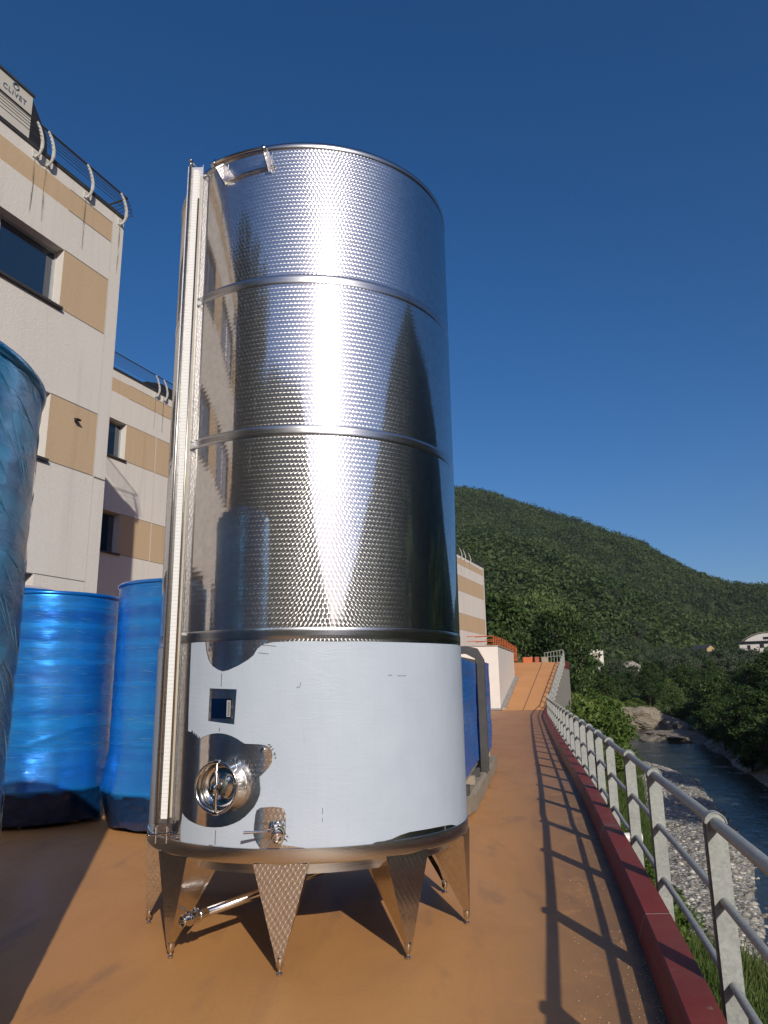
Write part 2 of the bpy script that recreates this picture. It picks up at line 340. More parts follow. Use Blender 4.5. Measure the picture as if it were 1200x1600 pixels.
# building render
def wall_mat(name, col, var):
    M, t, b = mat(name); p = posco(t)
    g = N(t, 'TexVoronoi', i_Scale=34); L(t, p, g.inputs['Vector']); n2 = noise_(t, p, 16, 4, .7); n1 = noise_(t, mapping(t, p, (1, 1, .35)), .8, 5)
    f = mth(t, 'ADD', mth(t, 'MULTIPLY', n2, .55), mth(t, 'MULTIPLY', n1, .45))
    c = ramp(t, f, [(.3, tuple(x * (1 - var) for x in col)), (.7, col)])
    c = mix(t, mth(t, 'MULTIPLY', ramp(t, noise_(t, mapping(t, p, (5, 5, .25)), 1.1, 5), [(.52, 0), (.74, 1)]), .26), c, tuple(x * .6 for x in col))
    L(t, c, b.inputs['Base Color']); b.inputs['Roughness'].default_value = .9; b.inputs['Specular IOR Level'].default_value = .2
    L(t, bump(t, mth(t, 'ADD', n2, mth(t, 'MULTIPLY', g.outputs['Distance'], .8)), .4, .008), b.inputs['Normal']); return M
M_WALL = wall_mat('off_white_precast', (.74, .70, .65), .14)
M_BEIGE = wall_mat('beige_precast', (.58, .43, .28), .13)
M_JOINT = simple('pale_joint', (.62, .58, .5), .8)
M_JOINTD = simple('dark_joint', (.16, .14, .12), .9)
M_WHITEW = simple('white_render', (.70, .66, .62), .8, 0, .07, 1.5, .25)
M_ALU = simple('pale_aluminium', (.5, .52, .53), .4, .3, .1)
M_DARK = simple('dark_metal', (.03, .03, .032), .45, .2, .3)
M_DGREY = simple('dark_grey_paint', (.065, .065, .063), .5, .2, .3)
M_LEGW = simple('bracket_grey', (.56, .55, .52), .45, .1, .15, 8, .05)
M_GLASS, t, b = mat('window_glass'); b.inputs['Base Color'].default_value = (.012, .03, .06, 1); b.inputs['Roughness'].default_value = .04; b.inputs['IOR'].default_value = 2.1
L(t, bump(t, noise_(t, posco(t), .7, 2), .1, .02), b.inputs['Normal'])
M_ORANGE = simple('orange_paint', (.5, .13, .045), .55, 0, .2)
M_TERRA = simple('terracotta', (.36, .10, .06), .7, 0, .25)
M_WOOD = simple('weathered_timber', (.30, .26, .20), .8, 0, .3, 5, .4)
M_PVC = simple('white_pvc', (.72, .71, .68), .4, 0, .06)
M_UNIT = simple('cream_sheet_metal', (.58, .55, .49), .5, 0, .06, 2)
M_LOGO = simple('grey_blue_logo', (.12, .16, .22), .5)
M_INK = simple('dark_ink', (.03, .035, .05), .6)
M_SCALE, t, b = mat('white_gauge_scale'); sp = N(t, 'SeparateXYZ'); L(t, objco(t), sp.inputs[0])
tk = mth(t, 'LESS_THAN', mth(t, 'FRACT', mth(t, 'MULTIPLY', sp.outputs[2], 40)), .16)
L(t, mix(t, mth(t, 'MULTIPLY', tk, .28), (.82, .83, .82), (.2, .2, .22)), b.inputs['Base Color']); b.inputs['Roughness'].default_value = .35
M_STAIN = simple('rust_streak', (.2, .16, .11), .9, 0, .3, 9)
t = M_STAIN.node_tree; b = t.nodes['Principled BSDF']; L(t, ramp(t, noise_(t, mapping(t, posco(t), (14, 14, 1.2)), 2, 4), [(.38, .0), (.62, .7)]), b.inputs['Alpha'])

# ================================================================= SETTING
# kerb line (inner foot of the kerb), metres
KP = [(-60, -6.3), (-20, -1.2), (-5, -.42), (0, .42), (4.03, 1.338), (5.54, 1.66), (7.30, 2.0), (9.0, 2.345), (12.2, 2.95), (16.5, 3.72), (23.6, 5.03), (36.8, 7.5), (45.2, 9.35), (64, 14.9), (74, 17.9)]
def kx(y): return float(np.interp(y, [k[0] for k in KP], [k[1] for k in KP]))
def kxs(y, off=0):   # smoothed
    return sum(kx(y + d) for d in (-1.2, -.6, 0, .6, 1.2)) / 5 + off * 1.02
def yardz(y): return 0.0 if y < 46 else min((y - 46) / 18 * 3.3, 3.3)
FA = math.tan(R_(22.0)); FD = Vector((math.sin(R_(22)), math.cos(R_(22)), 0)); FN = Vector((math.cos(R_(22)), -math.sin(R_(22)), 0))
# yard sheet
ys = sorted(set(list(np.arange(-60, 3, 3.0)) + list(np.arange(3, 20, .35)) + list(np.arange(20, 46, 1.5)) + [46]))
offs = [0, .05, .09, .15, .3, .5, .7, .9, 1.2, 1.6, 2.2, 3, 5, 9, 16, 30]
vs = []; fs = []; dirt = []; far = []
for y in ys:
    for o_ in offs:
        vs.append((kxs(y) - o_ + .02, y, 0)); dirt.append(max(0, 1 - o_ / 1.0) if y > 2 else .2); far.append(min(max((y - 9) / 10, 0), 1))
k = len(offs)
for i in range(len(ys) - 1):
    for j in range(k - 1): fs.append((i * k + j, (i + 1) * k + j, (i + 1) * k + j + 1, i * k + j + 1))
yard = mesh_obj('yard', vs, fs, M_YARD); tag(yard, kind='structure')
for nm, d in (('edge_dirt_shade', dirt), ('far_yard', far)):
    a = yard.data.attributes.new(nm, 'FLOAT', 'POINT'); a.data.foreach_set('value', np.array(d, dtype=np.float32))
# ramp and upper terrace
mb = MB(); prev = None
def rl(y): return 6.95 + (y - 46) * .262
for y in (46, 50, 55, 60, 64, 72):
    row = [(rl(y) - (0 if y < 60 else 4), y, yardz(y) + .004), (rl(y) + (kxs(y) - rl(y)) * .45, y, yardz(y) + .004), (kxs(y) + .02, y, yardz(y) + .004)]
    if prev: mb.add(prev + row, [(0, 3, 4, 1)[::-1], (1, 4, 5, 2)[::-1]])
    prev = row
M_RAMP, t, b = mat('ramp_surface'); p = posco(t); n1 = noise_(t, p, .5, 5); sp = N(t, 'SeparateXYZ'); L(t, mapping(t, p, rot=(0, 0, R_(15.8))), sp.inputs[0])
c = ramp(t, n1, [(.3, (.56, .26, .095)), (.7, (.64, .31, .12))])
ln = mth(t, 'LESS_THAN', mth(t, 'ABSOLUTE', mth(t, 'SUBTRACT', sp.outputs[0], -4.62)), .035)
c = mix(t, ln, c, (.25, .13, .06)); L(t, c, b.inputs['Base Color']); b.inputs['Roughness'].default_value = .8
rp = mb.build('ramp', M_RAMP); tag(rp, kind='structure')
mb = MB(); mb.prism([(rl(64) - 6, 64.1, -4), (kxs(64.2) + .1, 64.1, -4), (kxs(72) + .1, 72, -4), (rl(64) - 4, 72, -4)], (0, 0, 7.29)); tag(mb.build('terrace', M_CONC), kind='structure')

# kerb: dark red chamfered upstand
mb = MB(); ysk = list(np.arange(-8, 20, .5)) + list(np.arange(20, 46.1, 1.5)) + [50, 55, 60, 64, 72]
prof = [(0, 0), (.012, .06), (.040, .140), (.052, .155), (.20, .155), (.20, -.5)]
vs = []; fs = []; k = len(prof)
for y in ysk:
    for (dx, dz) in prof: vs.append((kxs(y, dx), y - dx * .19, dz + yardz(y)))
for i in range(len(ysk) - 1):
    for j in range(k - 1): fs.append((i * k + j, i * k + j + 1, (i + 1) * k + j + 1, (i + 1) * k + j))
kerb = mesh_obj('kerb', vs, fs, M_KERB); tag(kerb, kind='structure')
# retaining wall under the yard edge
vs = []; fs = []
for y in ysk:
    for (dx, dz) in ((.19, .10), (.19, -6)): vs.append((kxs(y, dx) - .003, y, dz + (yardz(y) if dz > 0 else 0)))
for i in range(len(ysk) - 1): fs.append((2 * i, 2 * i + 1, 2 * i + 3, 2 * i + 2))
mb = MB(); mb.add(vs, fs)
rw = mb.build('retaining_wall', M_CONC); tag(rw, 'grey concrete retaining wall dropping from the red kerb to the river bank', 'wall')

# ---- terrain
WL = [(-60, 12), (5, 12), (14, 12), (17, 10.6), (19.4, 9.6), (23.7, 11.4), (29.5, 13.9), (39, 17.0), (44.3, 18.8), (50.9, 20.7), (56.5, 21.2), (63.7, 21.2), (75, 23.5), (90, 26.2), (101.5, 30.9), (116, 38.4), (131, 45.7), (160, 70), (200, 120)]
WR = [(-60, 18), (5, 16), (15, 15.5), (25, 17), (33, 18.7), (40, 20.8), (50, 23.8), (60, 26.5), (75, 31), (90, 36), (105, 43), (118, 51), (131, 62), (160, 100), (200, 160)]
GL = [(-60, 0), (5, 3.6), (12, 6.4), (17, 7.3), (20.4, 6.0), (24, 6.8), (26.8, 7.8), (42, 12.4), (61, 18.7), (75, 20.5), (90, 23.5), (110, 34), (131, 44), (200, 118)]
def ip(tab, y): return np.interp(y, [a[0] for a in tab], [a[1] for a in tab])
EP = [(0, 15.5), (6, 14.6), (8, 14.25), (10.2, 13.45), (15, 11.75), (19.5, 9.85), (22.8, 7.2), (24.5, 6.2), (26, 5.5), (27.6, 5.0), (34, 4), (50, 12), (70, 24), (90, 29), (110, 25), (135, 12), (152, 4.5), (160, 3.5), (170, 10), (185, 23), (205, 25), (230, 22), (270, 14), (330, 12), (360, 15.5)]
RP = [(0, 620), (30, 620), (60, 350), (90, 260), (120, 300), (150, 600), (160, 800), (185, 420), (205, 300), (270, 400), (330, 600), (360, 620)]
RF = [(0, 175), (17, 180), (23, 262), (32, 280), (36, 240), (60, 90), (90, 60), (120, 80), (150, 160), (160, 200), (185, 110), (205, 90), (270, 110), (330, 150), (360, 175)]
rng = np.random.default_rng(4)
def vnoise(x, y, s, seed):
    """smooth value noise on numpy arrays"""
    x = np.asarray(x) / s + seed * 17.3; y = np.asarray(y) / s - seed * 9.1
    xi = np.floor(x); yi = np.floor(y); fx = x - xi; fy = y - yi; fx = fx * fx * (3 - 2 * fx); fy = fy * fy * (3 - 2 * fy)
    def h(a, b_): v = np.sin(a * 127.1 + b_ * 311.7 + seed * 74.7) * 43758.5453; return v - np.floor(v)
    return (h(xi, yi) * (1 - fx) + h(xi + 1, yi) * fx) * (1 - fy) + (h(xi, yi + 1) * (1 - fx) + h(xi + 1, yi + 1) * fx) * fy
def terrain(x, y):
    x = np.asarray(x, float); y = np.asarray(y, float)
    r = np.hypot(x, y); be = np.degrees(np.arctan2(x, y)) % 360
    wl, wr, gl = ip(WL, y), ip(WR, y), ip(GL, y)
    z = np.full_like(x, -5.3)
    gr = -4.62 + .035 * (wl - x) + .10 * (vnoise(x, y, 2.2, 1) - .5) + .3 * (vnoise(x, y, 7, 2) - .5)
    bank = -4.4 + (gl - x) * .38 + .35 * (vnoise(x, y, 2.5, 3) - .5)
    bank = np.minimum(bank, -1.6 + .4 * (vnoise(x, y, 6, 4)))
    left = np.where(x < gl, np.maximum(bank, gr), gr); edge = np.clip((wl - x) / 1.2, 0, 1)
    z = np.where(x < wl, -5.1 + (left + 5.1) * np.sqrt(edge), z)
    rb = -4.8 + np.minimum((x - wr) * .42, 3.6) + np.clip((x - wr - 9), 0, 1e9) * .03 + .5 * (vnoise(x, y, 5, 5) - .5)
    z = np.where(x > wr, rb, z)
    far = np.clip((y - 112) / 30, 0, 1)
    z = z * (1 - far) + far * (-2.5 + .062 * (y - 112) + 1.5 * (vnoise(x, y, 15, 6)))
    z = np.where(x < kx_np(y) + .1, -4.9, z)
    R1, Rf, E = np.interp(be, *zip(*RP)), np.interp(be, *zip(*RF)), np.interp(be, *zip(*EP))
    top = np.tan(np.radians(E)) * R1 + 1.6
    s = np.clip((r - Rf) / (R1 - Rf), 0, 1.6); prof = np.where(s < 1, s ** 1.12, 1 - (s - 1) ** 2 * .8)
    und = (vnoise(x, y, 95, 7) - .5) * 36 + (vnoise(x, y, 42, 8) - .5) * 15 + (vnoise(x, y, 17, 9) - .5) * 5
    # nearer spur running down to the right
    sp_ = np.exp(-((r - 330 + (be - 10) * 3) / 62) ** 2) * np.clip((20 - be) / 12, 0, 1) * (be < 21) * 22
    hill = top * prof + und * np.clip(s * 4, 0, 1) * np.clip((1.02 - s) * 6, 0.12, 1) + sp_
    z = np.where(s > 0, z * (1 - np.clip(s * 8, 0, 1)) + hill * np.clip(s * 8, 0, 1) + (1 - np.clip(s * 8, 0, 1)) * hill * .9, z)
    return z
def kx_np(y): return np.interp(y, [k_[0] for k_ in KP], [k_[1] for k_ in KP])
rad = np.concatenate([np.linspace(3, 60, 110), np.geomspace(60.6, 900, 150)])
bet = np.concatenate([np.linspace(-3, 45, 400), np.linspace(45.4, 356.5, 300)])
RR, BB = np.meshgrid(rad, np.radians(bet), indexing='ij')
X, Y = RR * np.sin(BB), RR * np.cos(BB); Z = terrain(X, Y)
V = np.stack([X, Y, Z], -1).reshape(-1, 3); n1, n2 = X.shape
ii, jj = np.meshgrid(np.arange(n1 - 1), np.arange(n2), indexing='ij'); j2 = (jj + 1) % n2
Fc = np.stack([ii * n2 + jj, ii * n2 + j2, (ii + 1) * n2 + j2, (ii + 1) * n2 + jj], -1).reshape(-1, 4)[:, ::-1]
M_LAND, t, b = mat('river_land'); p = posco(t)
at = N(t, 'Attribute'); at.attribute_name = 'gravel'; nz = noise_(t, p, .35, 6, .65)
gm = ramp(t, mth(t, 'ADD', mth(t, 'MULTIPLY', at.outputs['Fac'], .8), mth(t, 'MULTIPLY', nz, .4)), [(.55, 0), (.68, 1)])
vo = N(t, 'TexVoronoi', i_Scale=5.5); L(t, p, vo.inputs['Vector']); spc = N(t, 'SeparateColor'); L(t, vo.outputs['Color'], spc.inputs[0])
vo2 = N(t, 'TexVoronoi', i_Scale=17); L(t, p, vo2.inputs['Vector']); spc2 = N(t, 'SeparateColor'); L(t, vo2.outputs['Color'], spc2.inputs[0])
pb = mth(t, 'ADD', mth(t, 'MULTIPLY', spc.outputs[0], .5), mth(t, 'MULTIPLY', spc2.outputs[0], .5))
gc = ramp(t, pb, [(.1, (.13, .12, .10)), (.5, (.32, .305, .27)), (.9, (.54, .52, .48))])
gc = mix(t, ramp(t, noise_(t, p, .9, 5), [(.5, 0), (.66, .75)]), gc, (.13, .115, .075))
gs = ramp(t, mth(t, 'ADD', mth(t, 'MULTIPLY', noise_(t, p, 1.1, 5), .6), mth(t, 'MULTIPLY', noise_(t, p, 9, 4), .4)), [(.32, (.035, .06, .015)), (.52, (.07, .11, .025)), (.7, (.2, .19, .09))])
hill = ramp(t, noise_(t, p, .05, 6, .6), [(.35, (.018, .035, .012)), (.6, (.035, .06, .018)), (.8, (.055, .075, .025))])
at3 = N(t, 'Attribute'); at3.attribute_name = 'hill'
cc = mix(t, at3.outputs['Fac'], mix(t, gm, gs, gc), hill); L(t, cc, b.inputs['Base Color']); b.inputs['Roughness'].default_value = .9; b.inputs['Specular IOR Level'].default_value = .25
L(t, bump(t, mth(t, 'ADD', vo.outputs['Distance'], mth(t, 'MULTIPLY', vo2.outputs['Distance'], .4)), 1.0, .09), b.inputs['Normal'])
land = mesh_obj('ground', V, Fc, M_LAND, smooth=True); tag(land, kind='structure')
xf, yf = V[:, 0], V[:, 1]; gl_, wl_, wr_ = ip(GL, yf), ip(WL, yf), ip(WR, yf)
grav = np.clip((xf - gl_) / 1.5 + .5, 0, 1) * (yf < 112) * np.clip((wr_ + 2.5 - xf) / 2, 0, 1)
a = land.data.attributes.new('gravel', 'FLOAT', 'POINT'); a.data.foreach_set('value', grav.astype(np.float32))
rr = np.hypot(xf, yf); be = np.degrees(np.arctan2(xf, yf)) % 360; Rf = np.interp(be, *zip(*RF))
a = land.data.attributes.new('hill', 'FLOAT', 'POINT'); a.data.foreach_set('value', np.clip((rr - Rf * .9) / 40, 0, 1).astype(np.float32))

# river water
M_WATER, t, b = mat('river_water'); p = posco(t)
b.inputs['IOR'].default_value = 1.33; b.inputs['Specular IOR Level'].default_value = .4
wv = mth(t, 'ADD', noise_(t, mapping(t, p, (1, .6, 1)), 3.2, 5, .6, .6), mth(t, 'MULTIPLY', noise_(t, p, .7, 4), 1.2))
foam = ramp(t, mth(t, 'ADD', mth(t, 'MULTIPLY', noise_(t, p, .45, 3), .6), mth(t, 'MULTIPLY', noise_(t, mapping(t, p, (2, .8, 1)), 4, 5, .7), .4)), [(.57, 0), (.66, 1)])
L(t, mix(t, mth(t, 'MULTIPLY', foam, .6), mix(t, noise_(t, p, .6, 4), (.02, .025, .02), (.05, .05, .035)), (.4, .42, .42)), b.inputs['Base Color']); L(t, ramp(t, foam, [(0, .16), (1, .5)]), b.inputs['Roughness'])
L(t, bump(t, wv, .5, .09), b.inputs['Normal'])
vs = []; fs = []; yy = list(np.arange(-60, 112, 2.0))
for y in yy:
    a_, b_ = float(ip(WL, y)) - 1.3, float(ip(WR, y)) + 1.5
    for q in range(7): vs.append((a_ + (b_ - a_) * q / 6, y, -4.78))
for i in range(len(yy) - 1):
    for q in range(6): fs.append((i * 7 + q, i * 7 + q + 1, (i + 1) * 7 + q + 1, (i + 1) * 7 + q))
tag(mesh_obj('water', vs, fs, M_WATER, smooth=True), kind='structure')

# ================================================================= BIG TANK
tank = thing('steel_tank', 'tall marbled stainless steel wine tank on pointed legs with white film round its foot', 'tank', TC)
ZB, ZT, RINGS = .587, 5.50, (1.9268, 3.2725, 4.396)
mb = MB(); prof = []
def shell_z():
    zs = [ZB + .02]
    for r_ in RINGS: zs += [r_ - .012, r_ + .012]
    return zs
prof = [(TR, ZB + .05)]
for r_ in RINGS:
    prof += [(TR, r_)]
prof += [(TR, ZT - .02)]
mb.lathe(prof, 256, uvr=TR); shell = mb.build('shell', M_SHELL, tank, smooth=True, uv=True)
# angles wrap: fix the seam uv by placing it at the back (theta=0 seam is duplicated in uv only)
ul = shell.data.uv_layers[0].data
for pl in shell.data.polygons:
    us = [ul[i].uv[0] for i in pl.loop_indices]
    if max(us) - min(us) > 3:
        for i in pl.loop_indices:
            if ul[i].uv[0] < 3: ul[i].uv[0] += 2 * PI * TR
M_SOFT = brushed('planished_weld', (.5, .505, .515), .22, .5)
for r_ in RINGS:
    mb = MB(); mb.lathe([(TR + .0002, r_ - .036), (TR + .0018, r_ - .031), (TR + .0030, r_ - .012), (TR + .0022, r_), (TR + .0030, r_ + .012), (TR + .0018, r_ + .031), (TR + .0002, r_ + .036)], 192)
    mb.build('weld_band', M_SOFT, tank, smooth=True)
mb = MB(); mb.lathe([(TR + .001, ZT - .04), (TR + .004, ZT - .036), (TR + .005, ZT - .004), (TR + .003, ZT + .012), (TR - .004, ZT + .017), (TR - .03, ZT + .016), (TR - .04, ZT)], 192); mb.build('top_rim', M_SOFT, tank, smooth=True)
mb = MB(); mb.lathe([(TR - .03, ZT), (.6, ZT + .14), (.25, ZT + .22), (.24, ZT + .3), (.0, ZT + .31)], 96); mb.build('roof', M_STEEL, tank, auto=30)
mb = MB(); mb.lathe([(TR - .002, ZB + .09), (TR + .008, ZB + .085), (TR + .010, ZB + .01), (TR + .004, ZB), (TR - .06, ZB - .002)], 192); mb.build('base_band', M_BAND, tank, auto=40)
mb = MB(); mb.lathe([(TR - .10, ZB + .01), (TR - .10, ZB - .075), (TR - .14, ZB - .08), (.5, ZB - .10), (.12, ZB - .17), (.0, ZB - .18)], 128); mb.build('underside', M_BAND, tank, auto=30)
# nine folded legs
PH, STEP = -1.6262, 2 * PI / 9
def leg_parts(a, first):
    er = Vector((math.cos(a), math.sin(a), 0)); et = Vector((-math.sin(a), math.cos(a), 0))
    W, D, zt, zf = .165, .27, ZB + .004, .075
    rt = TR * math.cos(.0) + .004; fw = .018
    def P(r, s, z): return er * r + et * s + Vector((0, 0, z))
    leg = MB()
    # face, two side plates (each 4 mm sheet), drawn as thin solids
    def sheet(pts, n, uvf):
        n = n.normalized() * .004; q = [Vector(p_) for p_ in pts]; m_ = len(q); vs = q + [p_ - n for p_ in q]
        uv = [uvf(p_) for p_ in vs]
        leg.add(vs, [tuple(range(m_)), tuple(range(m_, 2 * m_))[::-1]] + [(i, m_ + i, m_ + (i + 1) % m_, (i + 1) % m_) for i in range(m_)], 0, uv)
    zz = ZB - .06
    sheet([P(rt, -W, zt), P(rt, -fw, zf), P(rt, fw, zf), P(rt, W, zt)], er, lambda p_: (p_.dot(et) + a * 3, p_.z))
    for sg in (-1, 1):
        nrm = (et * sg + Vector((0, 0, -.27))).normalized()
        pts = [P(rt - .002, sg * W, zt), P(rt - D, sg * W * .93, zt), P(rt - D, sg * W * .84, zz), P(rt - .035, sg * fw, zf + .01), P(rt - .002, sg * fw, zf)]
        if sg < 0: pts = pts[::-1]
        sheet(pts, nrm, lambda p_: (p_.dot(er) + a * 5, p_.z))
    lo = leg.build('leg', M_LEG, tank, uv=True)
    mb = MB(); M = Matrix.Translation(P(rt - .02, 0, 0))
    mb.lathe([(0, .0), (.014, 0), (.017, .006), (.017, .012), (.010, .02), (.010, .034), (.016, .038), (.022, .05), (.024, .085), (.02, .10), (0, .10)], 16, M); mb.build('foot', M_STEEL, lo, auto=35)
    return lo
for k_ in range(9): leg_parts(PH + k_ * STEP, k_ == 0)

# protective film, cut out round the fittings
def film(poly_px, holes_px, thmax=None, name='film', extra=None):
    def conv(pl): return [on_tank(x, y, TR + .003) if not isinstance(x, str) else y for (x, y) in pl]
    outer = conv(poly_px); holes = [conv(h) for h in holes_px]
    def unw(pl): return [((th - (-PI / 2) + PI) % (2 * PI) - PI, z) for th, z in pl]
    outer = unw(outer); holes = [unw(h) for h in holes]
    def dens(pl):
        out = []
        for i in range(len(pl)):
            a_, b_ = pl[i], pl[(i + 1) % len(pl)]; k_ = max(1, int(math.hypot((b_[0] - a_[0]) * TR, b_[1] - a_[1]) / .05))
            for j in range(k_): out.append((a_[0] + (b_[0] - a_[0]) * j / k_, a_[1] + (b_[1] - a_[1]) * j / k_))
        return out
    loops = [dens(outer)] + [dens(h) for h in holes]
    pts = []; edges = []
    for lp in loops:
        s0 = len(pts); pts += [Vector(p_) for p_ in lp]; edges += [(s0 + i, s0 + (i + 1) % len(lp)) for i in range(len(lp))]
    xs = [p_.x for p_ in pts]; zs = [p_.y for p_ in pts]
    def inside(q, lp):
        c_ = False; n_ = len(lp); j = n_ - 1
        for i in range(n_):
            if (lp[i][1] > q[1]) != (lp[j][1] > q[1]) and q[0] < (lp[j][0] - lp[i][0]) * (q[1] - lp[i][1]) / (lp[j][1] - lp[i][1]) + lp[i][0]: c_ = not c_
            j = i
        return c_
    def ok(q): return inside(q, loops[0]) and not any(inside(q, h) for h in loops[1:])
    for x in np.arange(min(xs), max(xs), .035):
        for z in np.arange(min(zs), max(zs), .12):
            if ok((x, z)): pts.append(Vector((x, z)))
    vo_, eo, fo, *_ = delaunay_2d_cdt(pts, edges, [], 0, 1e-5)
    fo = [f for f in fo if ok((sum(vo_[i].x for i in f) / len(f), sum(vo_[i].y for i in f) / len(f)))]
    rr_ = TR + .0035
    V3 = []; nr = []
    for v in vo_:
        a_ = v.x - PI / 2; n_ = Vector((math.cos(a_), math.sin(a_), 0)); V3.append(n_ * rr_ + Vector((0, 0, v.y))); nr.append(n_)
    # orient outward
    F3 = []
    for f in fo:
        a_, b_, c_ = (V3[f[0]], V3[f[1]], V3[f[2]]); n_ = (b_ - a_).cross(c_ - a_)
        F3.append(tuple(f) if n_.dot(nr[f[0]]) > 0 else tuple(reversed(f)))
    o = mesh_obj(name, V3, F3, M_FILM, tank, smooth=True); o.data.normals_split_custom_set_from_vertices([tuple(n_) for n_ in nr])
    return o
def ang(deg): return R_(deg)
zt_r = on_tank(715, 1008, TR)[1]; zb_r = on_tank(725, 1283, TR)[1]
main = [(299, 1004.5), (310, 1003.5), (321, 1003), (322.5, 1017.5), (326, 1031), (332.5, 1041), (340, 1046), (347.5, 1049), (356, 1047.5), (372.5, 1040), (387.5, 1031), (396, 1024), (402, 1014), (408, 1009), (412, 1007), (420, 1005), (427, 1003.5), (470, 1001.5), (520, 1002.5), (560, 1002), (600, 1003), (650, 1004.5), (690, 1006), (709, 1007),
        ('t', (.62, zt_r)), ('t', (.62, zb_r + .02)),
        (718, 1288), (712.5, 1290), (706, 1288.5), (695, 1290), (680, 1293), (655, 1297.5), (640, 1300), (625, 1305), (612, 1311), (600, 1314), (588, 1315.5), (577, 1320), (555, 1324), (535, 1327), (505, 1327), (480, 1325.5), (457, 1322), (446, 1321), (440, 1319), (445, 1310), (447, 1292), (446.5, 1272), (444, 1266), (439, 1262), (425, 1260.5), (407, 1262), (401, 1266), (399, 1273), (397, 1290), (396, 1305), (400, 1316), (406, 1325),
        (395, 1328), (380, 1327.5), (365, 1326), (347.5, 1322.5), (336, 1322), (327.5, 1320), (324, 1322), (320, 1322.5), (311, 1322), (302.5, 1320), (282, 1314), (282.5, 1292), (285, 1270), (289, 1276), (295, 1281.5), (303, 1286), (312.5, 1289.5), (322, 1292), (332.5, 1293), (345, 1292.5), (355, 1290.5), (365, 1287), (375, 1282), (383, 1276), (390, 1269), (397, 1261), (402, 1252), (406, 1242), (407, 1233), (406, 1222), (405.5, 1214), (409, 1211), (415, 1205), (421, 1198), (425, 1190), (426, 1180), (424.5, 1173), (421, 1167.5), (415, 1164.5), (405, 1163), (395, 1162.5), (382.5, 1162), (376, 1158), (370, 1154), (363, 1150.5), (355, 1147.5), (347, 1146), (340, 1145.5), (332, 1146.3), (325, 1148), (318, 1151), (313, 1154), (311, 1150), (309.5, 1154), (307.5, 1146), (306, 1150), (304, 1144), (302.5, 1148), (301, 1141), (298, 1144), (294, 1142), (295, 1105), (297.5, 1042)]
film(main, [[(328, 1075.5), (370, 1077), (366, 1132), (325.5, 1126.5)]], name='protective_film')
thL = on_tank(258, 1011)[0]; zl0 = on_tank(262, 1011)[1]; zl1 = on_tank(246, 1298)[1]
film([(260, 1011), (255, 1100), (250, 1190), (244.5, 1290), (243.5, 1298), (241, 1300), ('t', (thL - .75, zl1)), ('t', (thL - .75, zl0))], [], name='protective_film')

def surf(x, y, off=0):      # point, outward normal, tangent at a spot on the shell (tank frame)
    th, z = on_tank(x, y); n_ = Vector((math.cos(th), math.sin(th), 0)); return n_ * (TR + off) + Vector((0, 0, z)), n_, Vector((-math.sin(th), math.cos(th), 0))
def frame(p_, n_, t_): # local x = tangent (to the right seen from outside), y = up, z = outward
    return Matrix(((t_.x, 0, n_.x, p_.x), (t_.y, 0, n_.y, p_.y), (0, 1, 0, p_.z), (0, 0, 0, 1)))
# weld seam lines in the film
for (x, y0, y1) in ((347, 1052, 1073), (343.5, 1137, 1143), (337.5, 1297, 1320)):
    mb = MB(); a_, n_, t_ = surf(x, y0, .0045); b_, _, _ = surf(x - (y1 - y0) * .04, y1, .0045)
    mb.add([a_ - t_ * .0022, a_ + t_ * .0022, b_ + t_ * .0022, b_ - t_ * .0022], [(0, 3, 2, 1)]); mb.build('seam_line', M_DGREY, tank)
# pen marks by the cut-outs and small tears
random.seed(5); mb = MB()
def stroke(pts, wd=.0022):
    mb = MB()
    P_ = [surf(x, y, .0048) for x, y in pts]
    for (a_, n_, t_), (b_, _, _) in zip(P_[:-1], P_[1:]):
        d = (b_ - a_).normalized(); s_ = d.cross(n_) * wd
        mb.add([a_ - s_, a_ + s_, b_ + s_, b_ - s_], [(0, 1, 2, 3)])
    mb.build('pen_mark', M_INK, tank)
for i, (x, y) in enumerate([(421, 1163), (424, 1167), (427, 1171), (429, 1175), (430, 1180), (430, 1185), (447, 1302), (449, 1306), (446, 1310), (448, 1313)]):
    pts = [(x + random.uniform(-2, 2), y + random.uniform(-2, 2)) for _ in range(5)]; stroke(pts, .0018)
for pts in ([(468, 1075), (470, 1067), (470.5, 1066)], [(463, 1075), (467, 1073)], [(410, 1008), (424, 1009), (432, 1010)], [(404, 1020), (412, 1021), (420, 1022)], [(504, 1262), (504, 1272)], [(504, 1278), (503.5, 1284)], [(620, 1056), (634, 1056)], [(606, 1055), (612, 1055)]): stroke(pts, .0014)
# name plate in the square cut-out
p_, n_, t_ = surf(347, 1107, .003); M = frame(p_, n_, t_)
mb = MB(); mb.box((-.075, -.06, -.004), (.075, .06, .004), 0, M); mb.build('name_plate', brushed('plate_steel', (.3, .32, .36), .12, 0), tank, auto=30)
p_, n_, t_ = surf(358.5, 1107, .008); M = frame(p_, n_, t_); mb = MB(); mb.box((-.014, -.05, 0), (.014, .05, .002), 0, M)
for q in range(7): mb.box((-.006 + (q % 2) * .003, -.042 + q * .012, .002), (.007, -.036 + q * .012, .0026), 1, M)
mb.build('plate_sticker', [simple('grey_sticker', (.35, .36, .37), .5), M_INK], tank)

